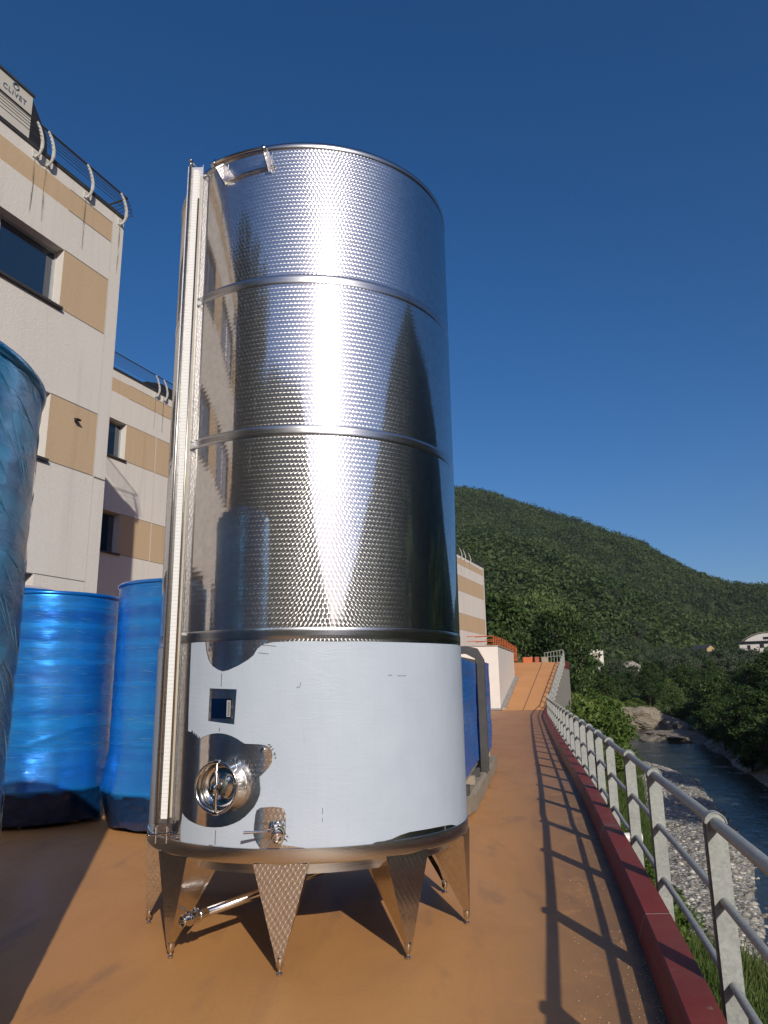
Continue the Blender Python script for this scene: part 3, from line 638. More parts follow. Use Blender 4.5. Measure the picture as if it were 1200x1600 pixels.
# manhole
p_, n_, t_ = surf(352, 1227, 0); M = frame(p_, n_, t_)
R1 = .146
mb = MB(); mb.lathe([(R1 + .002, -.03), (R1, .085), (R1 + .002, .092), (R1 + .006, .096), (R1 + .005, .103), (R1 - .002, .106), (R1 - .008, .102), (R1 - .012, .095), (R1 - .014, .02), (R1 - .014, -.01)], 72, M)
mh = mb.build('manhole', M_STEEL, tank, smooth=True)
mb = MB(); mb.lathe([(R1 - .014, .034), (R1 - .022, .046), (R1 - .032, .040), (R1 - .042, .024), (.07, .036), (.04, .05), (.0, .055)], 64, M); mb.build('door', M_STEEL, mh, smooth=True)
mb = MB(); mb.lathe([(.045, .044), (.048, .058), (.036, .066), (.02, .068), (0, .068)], 32, M); mb.build('door_boss', M_DGREY, mh, auto=40)
mb = MB()
for sg in (-1, 1):
    mb.tube([M @ Vector((.004, sg * (R1 - .004), .098)), M @ Vector((.006, sg * .09, .108)), M @ Vector((.018, sg * .03, .12)), M @ Vector((.022, 0, .12))], [.009, .011, .012, .013], 10)
mb.tube([M @ Vector((-.012, (R1 - .0), .10)), M @ Vector((.02, (R1 - .0), .10))], .012, 10); mb.tube([M @ Vector((-.012, -(R1 - .0), .10)), M @ Vector((.02, -(R1 - .0), .10))], .012, 10)
mb.build('clamp_arm', M_STEEL, mh, auto=40)
mb = MB(); mb.tube([M @ Vector((.022, 0, .06)), M @ Vector((.022, 0, .17))], .012, 12); mb.lathe([(0, .15), (.022, .152), (.03, .165), (.026, .18), (.012, .187), (0, .188)], 24, M @ Matrix.Translation((.03, .0, 0)))
mb.tube([M @ Vector((.03, .0, .17)), M @ Vector((.088, .034, .175))], [.008, .006], 10)
mb.build('hand_knob', M_STEEL, mh, auto=40)
# sample fitting in the round lobe
p_, n_, t_ = surf(412, 1172); M = frame(p_, n_, t_); mb = MB(); mb.lathe([(.016, -.01), (.016, .012), (.011, .014), (.011, .03), (0, .031)], 20, M); mb.build('sample_fitting', M_STEEL, tank, auto=40)

# butterfly valve low on the shell
def valve(parent, M, name, lever=(-.15, .015), s=1.0):
    mb = MB(); sc_ = lambda pr: [(r_ * s, z_ * s) for r_, z_ in pr]
    mb.lathe(sc_([(.030, -.02), (.030, .035), (.040, .038), (.043, .046), (.040, .052), (.034, .055), (.034, .062), (.043, .065), (.043, .078), (.034, .082), (.033, .10), (.041, .104), (.044, .112), (.041, .12), (.034, .123), (.030, .15), (.036, .155), (.038, .163), (.034, .168), (.026, .166), (.024, .13), (0, .125)]), 32, M)
    vv = mb.build(name, M_STEEL, parent, auto=45)
    mb = MB(); a_ = M @ Vector((0, 0, .072 * s)); lx, ly = lever
    mb.tube([a_, M @ Vector((lx * .35, ly * .35 + .01, .085 * s))], .009 * s, 10)
    mb.tube([M @ Vector((lx * .3, ly * .3, .085 * s)), M @ Vector((lx * .7, ly * .8, .09 * s))], .0045 * s, 8)
    mb.tube([M @ Vector((lx * .68, ly * .8, .09 * s)), M @ Vector((lx * 1.25, ly * 1.1, .092 * s))], [.007 * s, .0095 * s], 10)
    mb.build('lever', M_STEEL, vv, auto=40)
    mb = MB(); mb.tube([M @ Vector((-.03 * s, -.03 * s, .115 * s)), M @ Vector((-.075 * s, -.08 * s, .12 * s))], [.006, .004], 8); mb.build('clamp_screw', M_STEEL, vv); mb = MB(); mb.tube([M @ Vector((.0, .035 * s, .07 * s)), M @ Vector((.0, .06 * s, .07 * s))], .007 * s, 8)
    mb.build('grease_nipple', M_STEEL, vv)
    return vv
p_, n_, t_ = surf(428, 1291)
M = frame(p_, n_, t_) @ Matrix.Rotation(R_(22), 4, 'Y') @ Matrix.Rotation(R_(14), 4, 'X'); valve(tank, M, 'side_valve', (-.15, .012), .95)

# drain pipe from the cone to the front left, with its valve
g = Vector((0, 0, EYE)) + ray(288, 1438) * ((4.78) / ray(288, 1438).y); e0 = g - TC
e1 = Vector((.12, -.12, .33))
d = (e1 - e0).normalized(); e0b = e0 + d * .1
mb = MB(); mb.tube([e0b, e1 - d * .05, e1 + Vector((.02, .03, .02)), Vector((.12, -.02, .40)), Vector((.1, 0, .5))], .027, 20); mb.build('drain_pipe', M_STEEL, tank, smooth=True)
zax = -d; xax = Vector((0, 0, 1)).cross(zax).normalized(); yax = zax.cross(xax)
M = Matrix(((xax.x, yax.x, zax.x, e0.x + d.x * .14), (xax.y, yax.y, zax.y, e0.y + d.y * .14), (xax.z, yax.z, zax.z, e0.z + d.z * .14), (0, 0, 0, 1)))
valve(tank, M, 'drain_valve', (-.10, .035), .95)

# level gauge: channel, glass tube, printed scale
def at_r(px, py, r): th, z = on_tank(px, py, r); return th
thG = on_tank(258, 1250, TR + .05)[0]
nG = Vector((math.cos(thG), math.sin(thG), 0)); tG = Vector((-math.sin(thG), math.cos(thG), 0))
zg0 = on_tank(262, 1284, TR + .06)[1]; zg1 = 5.56
ga = bpy.data.objects.new('level_gauge', None)
def gbox(name, t0, t1, r0, r1, z0, z1, m_, parent):
    o_ = MB(); M = Mg if name != 'bracket' else Matrix(((tG.x, nG.x, 0, 0), (tG.y, nG.y, 0, 0), (0, 0, 1, 0), (0, 0, 0, 1)))
    o_.box((t0, TR + r0, z0), (t1, TR + r1, z1), 0, M); return o_.build(name, m_, parent)
aF = thG + R_(44); nF = Vector((math.cos(aF), math.sin(aF), 0)); tF = Vector((-math.sin(aF), math.cos(aF), 0)); oF = nG * (TR + .062) - nF * (TR + .05)
gc_ = MB(); Mg = Matrix(((tF.x, nF.x, 0, oF.x), (tF.y, nF.y, 0, oF.y), (0, 0, 1, 0), (0, 0, 0, 1)))
gc_.box((-.05, TR + .03, zg0 - .02), (.062, TR + .036, zg1), 0, Mg); gc_.box((-.056, TR + .03, zg0 - .02), (-.050, TR + .048, zg1), 0, Mg); gc_.box((.062, TR + .03, zg0), (.067, TR + .062, zg1), 0, Mg)
lg = gc_.build('level_gauge', M_BAND, tank)
gbox('scale', -.012, .030, .037, .050, zg0 + .01, zg1 - .03, M_SCALE, lg)
gbox('scale', .048, .0615, .037, .060, zg0 + .02, zg1 - .10, simple('yellowed_scale', (.5, .45, .36), .4), lg)
mb = MB(); mb.tube([Mg @ Vector((-.033, TR + .062, zg0 - .03)), Mg @ Vector((-.033, TR + .062, zg1 - .02))], .009, 12); mb.tube([Mg @ Vector((.040, TR + .062, zg0 - .03)), Mg @ Vector((.040, TR + .062, zg1 - .3))], .007, 12)
mb.build('sight_tube', M_DSTEEL, lg, smooth=True)
for q in range(1, 6):
    z_ = zg0 + (zg1 - zg0) * q / 6; gbox('bracket', -.015, .015, .0, .045, z_ - .01, z_ + .01, M_STEEL, lg)
mb = MB(); cx_ = Mg @ Vector((-.033, TR + .06, zg0 - .075)); 
mb.tube([Mg @ Vector((-.078, TR + .07, zg0 - .082)), Mg @ Vector((.075, TR + .07, zg0 - .066))], .0075, 12)
for x_ in (-.078, .07): mb.tube([Mg @ Vector((x_ - .004, TR + .07, zg0 - .081)), Mg @ Vector((x_ + .006, TR + .07, zg0 - .08))], .016, 12)
for x_ in (-.033, .035):
    mb.tube([Mg @ Vector((x_, TR + .066, zg0 - .03)), Mg @ Vector((x_, TR + .066, zg0 - .13))], [.012, .008], 12); mb.tube([Mg @ Vector((x_, TR + .066, zg0 - .045)), Mg @ Vector((x_, TR + .066, zg0 - .056))], .016, 12)
    mb.tube([Mg @ Vector((x_, TR + .0, zg0 - .11)), Mg @ Vector((x_, TR + .066, zg0 - .11))], .009, 10)
mb.build('gauge_valve', M_STEEL, lg, auto=40)
mb = MB(); mb.tube([Mg @ Vector((-.033, TR + .062, zg1 + .045)), Mg @ Vector((-.033, TR + .062, zg1 - .02))], .008, 10); mb.lathe([(0, zg1 + .05), (.014, zg1 + .048), (.016, zg1 + .03), (0, zg1 + .03)], 12, Matrix.Translation((Mg @ Vector((-.033, TR + .062, 0)))))
mb.tube([Mg @ Vector((-.033, TR + .06, zg1 + .03)), Mg @ Vector((.02, TR - .05, zg1 + .02)), Mg @ Vector((.30, TR - .22, zg1 - .03))], .007, 10); mb.build('gauge_stay', M_DSTEEL, lg, smooth=True)
# curved ladder rail below the rim
tha = on_tank(338, 262, TR + .1)[0]; thb = on_tank(412, 240, TR + .1)[0]; zr = ZT - .10
mb = MB()
mb.tube([Vector((math.cos(a_) * (TR + .105), math.sin(a_) * (TR + .105), zr)) for a_ in np.linspace(tha - .03, thb + .02, 14)], .021, 12)
lr = mb.build('ladder_rail', M_STEEL, tank, smooth=True)
for a_ in (tha, thb):
    er = Vector((math.cos(a_), math.sin(a_), 0)); et = Vector((-math.sin(a_), math.cos(a_), 0)); mb = MB()
    mb.prism([er * (TR - .002) + Vector((0, 0, zr + .05)) - et * .004, er * (TR + .12) + Vector((0, 0, zr + .03)) - et * .004, er * (TR + .135) + Vector((0, 0, zr - .02)) - et * .004, er * (TR - .002) + Vector((0, 0, zr - .12)) - et * .004], et * .008)
    mb.prism([er * (TR + .001) + Vector((0, 0, zr + .06)) - et * .025, er * (TR + .004) + Vector((0, 0, zr + .06)) - et * .025, er * (TR + .004) + Vector((0, 0, zr - .13)) - et * .025, er * (TR + .001) + Vector((0, 0, zr - .13)) - et * .025], et * .05)
    mb.build('rail_bracket', M_STEEL, lr)

# ================================================================= WRAPPED TANKS
def wrapped_tank(name, label, cx, cy, R, z0, z1, seed, m_, legs=True, flare=0, dome=.05, group=None, slant=0, ncrease=420):
    T = thing(name, label, 'wrapped tank', (cx, cy, 0), 0, group)
    nu, nv = 180, 110; vs = []; uv = []
    rs = random.Random(seed)
    fl = [(rs.uniform(0, 2 * PI), rs.uniform(z0, z1), rs.uniform(-1, 1) * .8 + slant, rs.uniform(.002, .005), rs.uniform(.012, .03)) for _ in range(26)]
    for i in range(nv + 1):
        z = z0 + (z1 - z0) * i / nv
        for j in range(nu):
            a_ = 2 * PI * j / nu
            r_ = R * (1 + .004 * noise.noise(Vector((math.cos(a_) * 2, math.sin(a_) * 2, z * 1.2 + seed))))
            r_ += .003 * noise.noise(Vector((math.cos(a_) * 4, math.sin(a_) * 4, z * 9 + seed * 3)))
            r_ += .002 * noise.noise(Vector((a_ * 6 + z * 3, z * 16, seed)))
            for (fa, fz, sl_, am, wd) in fl:
                da = (a_ - fa + PI) % (2 * PI) - PI
                if abs(da) < .9:
                    dd = (z - fz - sl_ * da * R); r_ += am * math.exp(-(dd / wd) ** 2) * (1 - (da / .9) ** 2)
            lowt = max(0, 1 - (z - z0) / .55)
            r_ += flare * lowt * (1.0 + .8 * noise.noise(Vector((math.cos(a_) * 3, math.sin(a_) * 3, seed + 5.5)))) - .06 * max(0, 1 - (z - z0) / .08)
            if i == nv: r_ -= .01
            vs.append((r_ * math.cos(a_), r_ * math.sin(a_), z)); uv.append((a_ * R, z))
    fs = [(i * nu + j, i * nu + (j + 1) % nu, (i + 1) * nu + (j + 1) % nu, (i + 1) * nu + j) for i in range(nv) for j in range(nu)]
    sh = mesh_obj('plastic_wrap', vs, fs, m_, T, smooth=True, uvs=uv)
    ul = sh.data.uv_layers[0].data
    for pl in sh.data.polygons:
        us = [ul[i].uv[0] for i in pl.loop_indices]
        if max(us) - min(us) > R * 3:
            for i in pl.loop_indices:
                if ul[i].uv[0] < R * 3: ul[i].uv[0] += 2 * PI * R
    mb = MB(); mb.lathe([(R - .012, z1 - .03), (R + .016, z1 - .02), (R + .022, z1 + .004), (R + .008, z1 + .022), (R - .03, z1 + .024), (R * .7, z1 + .024 + dome * .6), (R * .3, z1 + .024 + dome), (0, z1 + .03 + dome)], 96)
    mb.build('wrapped_top', m_, T, smooth=True)
    mb = MB(); mb.lathe([(R - .05, z0 + .03), (R - .12, z0 + .015), (0, z0)], 48); mb.build('underside', M_DARK, T)
    mbc = MB()
    for q in range(ncrease):
        fa, fz, ln, sl_ = rs.uniform(0, 2 * PI), rs.uniform(z0 + .1, z1 - .05), rs.uniform(.04, .26) * (1.6 if slant else 1), rs.gauss(slant * 1.6, .09 + slant * .5)
        pts = []; k_ = 6; cv = rs.uniform(-.6, .6)
        for u in range(k_):
            tt = (u / (k_ - 1) - .5) * ln; cs_ = 1 / math.sqrt(1 + sl_ * sl_); az_ = fa + tt * cs_ / R; zz_ = min(max(fz - tt * sl_ * cs_ + cv * tt * tt * 2, z0 + .05), z1 - .04)
            r_ = R * 1.001 + .0035; pts.append(Vector((r_ * math.cos(az_), r_ * math.sin(az_), zz_)))
        wd = rs.uniform(.0007, .0020) * (1.0 if slant else 1.2); mbc.tube(pts, [wd * .2, wd, wd * 1.3, wd, wd * .7, wd * .2], 5, cap=False)
    tag(mbc.build('film_creases', M_CREASE, T, smooth=True), kind='stuff')
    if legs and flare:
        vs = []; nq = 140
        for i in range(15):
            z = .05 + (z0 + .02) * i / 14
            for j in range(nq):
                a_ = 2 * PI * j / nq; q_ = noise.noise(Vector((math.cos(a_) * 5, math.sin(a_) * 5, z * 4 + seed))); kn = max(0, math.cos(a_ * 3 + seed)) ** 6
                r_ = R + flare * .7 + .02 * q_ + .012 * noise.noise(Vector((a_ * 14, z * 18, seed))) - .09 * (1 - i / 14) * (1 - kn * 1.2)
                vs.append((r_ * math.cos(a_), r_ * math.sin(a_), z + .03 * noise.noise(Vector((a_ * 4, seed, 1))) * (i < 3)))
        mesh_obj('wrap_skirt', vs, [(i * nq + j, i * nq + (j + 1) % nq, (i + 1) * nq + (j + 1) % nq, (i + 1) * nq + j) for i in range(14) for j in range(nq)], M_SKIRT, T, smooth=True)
    if legs:
        for q in range(6):
            a_ = 2 * PI * q / 6 + seed; mb = MB(); M = Matrix.Translation((math.cos(a_) * (R - .2), math.sin(a_) * (R - .2), 0))
            mb.lathe([(0, 0), (.022, 0), (.02, .03), (.035, .05), (.06, z0 + .08), (0, z0 + .08)], 12, M); mb.build('leg', M_DSTEEL, T, auto=40)
    return T
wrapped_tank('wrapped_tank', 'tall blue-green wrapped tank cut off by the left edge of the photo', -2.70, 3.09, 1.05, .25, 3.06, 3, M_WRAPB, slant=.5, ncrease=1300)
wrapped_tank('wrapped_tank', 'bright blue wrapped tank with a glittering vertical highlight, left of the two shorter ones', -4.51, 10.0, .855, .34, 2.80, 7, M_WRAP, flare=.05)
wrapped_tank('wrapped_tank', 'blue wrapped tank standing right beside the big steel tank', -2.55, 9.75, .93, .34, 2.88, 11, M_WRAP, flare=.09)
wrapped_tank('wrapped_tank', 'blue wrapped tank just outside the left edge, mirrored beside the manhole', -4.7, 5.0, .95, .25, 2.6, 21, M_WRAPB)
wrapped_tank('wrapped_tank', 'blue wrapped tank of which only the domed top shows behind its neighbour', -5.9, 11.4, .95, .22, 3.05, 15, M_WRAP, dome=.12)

# ================================================================= BUILDINGS
BANDS = [(0, 3.67, 0), (3.67, 5.83, 0), (5.83, 7.16, 1), (7.16, 8.97, 0), (8.97, 10.25, 1), (10.25, 11.17, 0), (11.17, 11.65, 1), (11.65, 11.95, 0)]
def fp(x0, s, z, out=0):    # point on a facade line: s metres along it from y = 0
    return Vector((x0, 0, 0)) + FD * s + FN * out + Vector((0, 0, z))
def s_of(x0, y): return y / FD.y
def factory(name, label, x0, y0, y1, wins, depth, posts, corner=True, joints=()):
    B = thing(name, label, 'building', tuple(fp(x0, s_of(x0, y1), 0)))
    off = B.location.copy(); s0, s1 = s_of(x0, y0), s_of(x0, y1)
    def Q(s, z, o_=0): return fp(x0, s, z, o_) - off
    mb = MB(); scut = sorted(set([s0, s1] + [w_ for wn in wins for w_ in wn[:2]]))
    if corner: scut = sorted(set(scut + [s1 - .34]))
    rec = .28
    for (za, zb, bg_) in BANDS:
        for a_, b_ in zip(scut[:-1], scut[1:]):
            isw = any(a_ >= wn[0] - 1e-6 and b_ <= wn[1] + 1e-6 and (za, zb) in wn[2] for wn in wins)
            cs = [(za, zb)]
            if isw and (za, zb) == (0, 3.67): cs = [(0, 2.4)]
            if isw and (za, zb) != (0, 3.67): cs = []
            for (c0, c1) in cs:
                mm = bg_ if not (corner and b_ > s1 - .30) else 0
                if (za, zb) == (11.17, 11.65) and b_ <= s1 - .3: mm = 1
                mb.add([Q(a_, c0), Q(b_, c0), Q(b_, c1), Q(a_, c1)], [(0, 3, 2, 1)[::-1]], mm)
            if isw:
                w0, w1 = (za if za else 2.4), zb
                mb.add([Q(a_, w0), Q(b_, w0), Q(b_, w0, -rec), Q(a_, w0, -rec)], [(0, 1, 2, 3)], 2)
                mb.add([Q(a_, w1), Q(b_, w1), Q(b_, w1, -rec), Q(a_, w1, -rec)], [(0, 3, 2, 1)], 2)
                mb.add([Q(b_, w0), Q(b_, w1), Q(b_, w1, -rec), Q(b_, w0, -rec)], [(0, 1, 2, 3)], 2)
                mb.add([Q(a_, w0), Q(a_, w1), Q(a_, w1, -rec), Q(a_, w0, -rec)], [(0, 3, 2, 1)], 2)
    H = 11.95
    mb.add([Q(s1, 0), Q(s1, 0, -depth), Q(s1, H, -depth), Q(s1, H)], [(0, 1, 2, 3)], 0)
    mb.add([Q(s0, 0), Q(s0, 0, -depth), Q(s0, H, -depth), Q(s0, H)], [(0, 3, 2, 1)], 0)
    mb.add([Q(s0, 0, -depth), Q(s1, 0, -depth), Q(s1, H, -depth), Q(s0, H, -depth)], [(0, 1, 2, 3)], 0)
    mb.add([Q(s0, H), Q(s1, H), Q(s1, H, -depth), Q(s0, H, -depth)], [(0, 1, 2, 3)], 0)
    jb = mb
    # dark inside behind the openings is the pane itself
    for wn in wins:
        for (za, zb) in wn[2]:
            w0, w1 = (za if za else 2.4), zb; a_, b_ = wn[0], wn[1]; fr = MB(); n_ = max(1, round((b_ - a_) / 1.35)); fw = .05
            def bar(sa, sb, z_a, z_b): 
                M = Matrix(((FD.x, -FN.x, 0, 0), (FD.y, -FN.y, 0, 0), (0, 0, 1, 0), (0, 0, 0, 1)))
                o0 = fp(x0, 0, 0) - off; fr.box((sa, rec - .075, z_a), (sb, rec - .005, z_b), 0, Matrix.Translation(o0) @ M)
            bar(a_, b_, w0, w0 + fw); bar(a_, b_, w1 - fw, w1); 
            for q in range(n_ + 1):
                c_ = a_ + (b_ - a_) * q / n_; bar(max(a_, c_ - fw * .6), min(b_, c_ + fw * .6), w0 + fw, w1 - fw)
            W_ = fr.build('window', M_ALU, B)
            g_ = MB(); g_.add([Q(a_, w0, -rec + .04), Q(b_, w0, -rec + .04), Q(b_, w1, -rec + .04), Q(a_, w1, -rec + .04)], [(0, 1, 2, 3)]); g_.build('pane', M_GLASS, W_)
            sl_ = MB(); M = Matrix(((FD.x, -FN.x, 0, 0), (FD.y, -FN.y, 0, 0), (0, 0, 1, 0), (0, 0, 0, 1))); o0 = fp(x0, 0, 0) - off
            sl_.box((a_ - .04, -.07, w0 - .035), (b_ + .04, rec - .08, w0 + .012), 0, Matrix.Translation(o0) @ M); sl_.build('sill', M_DGREY, W_)
    # joints
    def strip(sa, sb, z_a, z_b, mm, o_=.003): jb.add([Q(sa, z_a, o_), Q(sb, z_a, o_), Q(sb, z_b, o_), Q(sa, z_b, o_)], [(0, 1, 2, 3)], mm + 3)
    for z_ in (3.67, 5.83, 7.16, 8.97, 10.25, 11.17, 11.65):
        for a_, b_ in zip(scut[:-1], scut[1:]):
            if not any(a_ >= wn[0] - 1e-6 and b_ <= wn[1] + 1e-6 for wn in wins) and not (corner and b_ > s1 - .3): strip(a_, b_, z_ - .008, z_ + .008, 1)
    if corner: strip(s1 - .35, s1 - .325, 0, 11.9, 0, .006); strip(s1 - .32, s1, 5.80, 5.83, 1, .006)
    for s_ in joints: strip(s_ - .02, s_ + .02, 0, 11.2, 0, .006)
    jb.build('wall', [M_WALL, M_BEIGE, M_WALL, M_JOINT, M_JOINTD], B)
    cp = MB(); M = Matrix.Translation(fp(x0, 0, 0) - off) @ Matrix(((FD.x, -FN.x, 0, 0), (FD.y, -FN.y, 0, 0), (0, 0, 1, 0), (0, 0, 0, 1)))
    cp.box((s0, -.03, 11.93), (s1 + .02, .35, 12.0), 0, M); cp.build('coping', M_DGREY, B)
    # roof railing: curved brackets, tube and wires
    def RP_(s_, u_): # bracket curve: u 0..1 bottom to top
        pts = [(.01, 11.76), (.10, 11.78), (.155, 11.88), (.16, 12.02), (.12, 12.2), (.05, 12.4), (-.04, 12.57)]
        return [Q(s_, z_, o_) for o_, z_ in pts]
    for s_ in posts:
        pb_ = MB(); pts = RP_(s_, 0); wd = [.02, .028, .036, .034, .03, .024, .018]
        for i in range(len(pts) - 1):
            a_, b_ = pts[i], pts[i + 1]; t_ = (b_ - a_).normalized(); nn = t_.cross(FD).normalized()
            pb_.prism([a_ + nn * wd[i] - FD * .012, b_ + nn * wd[i + 1] - FD * .012, b_ - nn * wd[i + 1] - FD * .012, a_ - nn * wd[i] - FD * .012], FD * .024)
        pb_.box((s_ - .07, -.02, 11.72), (s_ + .07, .0, 11.86), 0, M)
        po = pb_.build('railing_bracket', M_LEGW, B)
        st_ = MB(); st_.add([Q(s_ - .02, 11.70, .004), Q(s_ + .018, 11.70, .004), Q(s_ + .028, 11.1, .004), Q(s_ + .015, 10.5, .004), Q(s_ - .012, 10.55, .004), Q(s_ - .026, 11.1, .004)], [(0, 1, 2, 3, 4, 5)]); st_.build('rust_streak', M_STAIN, B)
    rr2 = MB(); e1_ = s1 + .1 if corner else s1
    rr2.tube([Q(s0, 12.575, -.045), Q(e1_, 12.575, -.045)], .02, 8)
    for z_, o_ in ((12.07, .15), (12.17, .13), (12.27, .095), (12.37, .06), (12.47, .015)): rr2.tube([Q(s0, z_, o_), Q(e1_, z_, o_)], .007, 6)
    if corner:
        rr2.tube([Q(e1_, 12.575, -.045), Q(e1_, 12.575, -depth + 1)], .02, 8)
        for z_, o_ in ((12.07, .15), (12.17, .13), (12.27, .095), (12.37, .06), (12.47, .015)): rr2.tube([Q(e1_, z_, o_), Q(e1_, z_, -depth + 1)], .007, 6)
    rr2.build('roof_railing', M_DGREY, B)
    return B
W3 = [(0, 3.67), (5.83, 7.16), (8.97, 10.25)]
sA = s_of(0, 14.66); wr = sA - 1.575
winsA = [(wr - 4.05, wr, W3), (wr - 10.5, wr - 5.9, W3), (sA - 17.2, wr - 12.3, W3)]
sy = lambda y: s_of(0, y)
bA = factory('factory_building', 'near block of the cream and beige factory with long windows and a roof railing', -11.7, -2.6, 14.66, winsA, 20,
             [sy(14.55), sy(13.6), sy(12.62), sy(12.36), sy(11.3), sy(9.9), sy(9.6), sy(7.5), sy(5.2), sy(5.0), sy(2.5), sy(0)])
sB = sy(23.3); winsB = [(sB - 4.2, sB, W3)]
bB = factory('factory_building', 'set-back far block of the cream and beige factory running on behind the steel tank', -18, 16.0, 67, winsB, 18,
             [sy(21.9), sy(24.55), sy(24.95), sy(27.5), sy(30), sy(33), sy(56), sy(58), sy(60), sy(61), sy(62.5)] , corner=True, joints=(sy(24.7), sy(34), sy(44), sy(54), sy(60.3)))
# wall lamp on the beige panel
lp = thing('wall_lamp', 'small dark wall lamp on the beige panel of the near block', 'lamp', tuple(fp(-11.7, sy(13.80), 6.82)))
mb = MB(); mb.tube([FN * 0, FN * .1], .02, 8); mb.build('lamp_arm', M_DARK, lp)
mb = MB(); mb.prism([FN * .05 + Vector((0, 0, .06)) - FD * .09, FN * .2 + Vector((0, 0, .03)) - FD * .09, FN * .16 + Vector((0, 0, -.03)) - FD * .09, FN * .05 + Vector((0, 0, -.0)) - FD * .09], FD * .18); mb.build('lamp_head', M_DARK, lp); lp.scale = (.6, .6, .6)
# rooftop cooling unit with its lettering
XU = -12.6
def on_fac(px, py, x0):
    d_ = ray(px, py); t_ = x0 / (d_.x - FA * d_.y); return Vector((0, 0, EYE)) + d_ * t_
c1 = on_fac(52, 152, XU); zt_ = c1.z; sU = c1.y / FD.y
ru = thing('rooftop_unit', 'cream cooling unit with a ring logo and lettering on the near roof', 'cooling unit', tuple(fp(XU, sU, 11.95)))
o_u = ru.location.copy(); M = Matrix.Translation(fp(XU, 0, 0) - o_u) @ Matrix(((FD.x, -FN.x, 0, 0), (FD.y, -FN.y, 0, 0), (0, 0, 1, 0), (0, 0, 0, 1)))
mb = MB(); mb.box((sU - 7, 0, 12.0), (sU, 2.6, zt_), 0, M); mb.build('casing', M_UNIT, ru)
mb = MB(); mb.box((sU - 7.05, -.03, zt_ + .001), (sU + .03, 2.65, zt_ + .05), 0, M); mb.build('lid', M_DGREY, ru)
mb = MB(); mb.prism([M @ Vector((sU + .01, .02, 12.0)), M @ Vector((sU + .01, .02, zt_ - .05)), M @ Vector((sU + .45, .02, zt_ - .62)), M @ Vector((sU + .62, .02, 12.0))], -FN * 2.4); mb.build('air_hood', M_DARK, ru)
def text_mesh(body, size, mat_, parent, name, origin, xdir, ydir, ex=.004, off=.0):
    cu = bpy.data.curves.new(name, 'FONT'); cu.body = body; cu.size = size; cu.extrude = ex; cu.align_x = 'CENTER'; cu.space_character = 1.15
    to = bpy.data.objects.new(name, cu); C.objects.link(to); dg = bpy.context.evaluated_depsgraph_get()
    me = bpy.data.meshes.new_from_object(to.evaluated_get(dg)); bpy.data.objects.remove(to)
    zd = xdir.cross(ydir).normalized(); me.transform(Matrix(((xdir.x, ydir.x, zd.x, origin.x), (xdir.y, ydir.y, zd.y, origin.y), (xdir.z, ydir.z, zd.z, origin.z), (0, 0, 0, 1))))
    me.materials.clear(); me.materials.append(mat_); o = bpy.data.objects.new(name, me); C.objects.link(o); o.parent = parent; return o
pt = on_fac(22.5, 150, XU) + FN * .006 - o_u
text_mesh('CLIVET', .165, M_LOGO, ru, 'lettering', pt, FD, Vector((0, 0, 1)))
lc = on_fac(24.5, 135, XU) + FN * .01 - o_u
mb = MB(); mb.tube([lc + FD * math.cos(a_) * .065 + Vector((0, 0, math.sin(a_) * .065)) for a_ in np.linspace(0, 2 * PI, 25)[:-1]], [.013 + .007 * math.sin(a_ * 1) for a_ in np.linspace(0, 2 * PI, 25)[:-1]], 6, closed=True); mb.build('ring_logo', M_LOGO, ru)
# dark unit on the far roof
r0 = on_fac(228, 598, -19); sR = r0.y / FD.y
rk = thing('rooftop_unit', 'dark sloping-topped unit on the roof of the far block', 'cooling unit', tuple(fp(-19, sR, 11.95)))
o_r = rk.location.copy(); mb = MB(); q0 = Vector((0, 0, 0))
mb.prism([FD * 0, FD * 3.2, FD * 3.2 + Vector((0, 0, .95)), FD * .9 + Vector((0, 0, 1.0)), Vector((0, 0, .75))], -FN * 2); mb.build('casing', M_DARK, rk)
mb = MB(); mb.box((-.05, .0, .0), (3.3, 2.0, .1), 0, Matrix(((FD.x, -FN.x, 0, 0), (FD.y, -FN.y, 0, 0), (0, 0, 1, 0), (0, 0, 0, 1)))); mb.build('plinth', M_DGREY, rk)

# white walled loading block beside the ramp
lb = thing('loading_block', 'low white rendered block between the factory and the orange ramp', 'outbuilding', (6.95, 46.5, 0))
mb = MB(); f0 = Vector((0, 0, 0)); a1 = Vector((-5.2, .4, 0)); b1 = Vector((2.75, 10.5, 0))
up_ = lambda v_, z_: v_ + Vector((0, 0, z_))
base = [f0, b1, a1 + b1, a1]; zt4 = [3.86, 3.9, 3.9, 3.88]
mb.add([up_(v_, 0) for v_ in base] + [up_(v_, z_) for v_, z_ in zip(base, zt4)], [(0, 1, 5, 4), (1, 2, 6, 5), (2, 3, 7, 6), (3, 0, 4, 7), (4, 5, 6, 7)]); mb.build('wall', M_WHITEW, lb)
mb = MB(); mb.add([up_(v_, z_) + o_ for v_, z_, o_ in zip(base, zt4, [Vector((.04, -.05, 0)), Vector((.06, .03, 0)), Vector((-.05, .05, 0)), Vector((-.05, -.05, 0))])] + [up_(v_, z_ + .06) + o_ for v_, z_, o_ in zip(base, zt4, [Vector((.04, -.05, 0)), Vector((.06, .03, 0)), Vector((-.05, .05, 0)), Vector((-.05, -.05, 0))])], [(0, 1, 5, 4), (3, 0, 4, 7), (4, 5, 6, 7), (0, 3, 2, 1)]); mb.build('coping', simple('grey_coping', (.3, .29, .27), .7), lb)
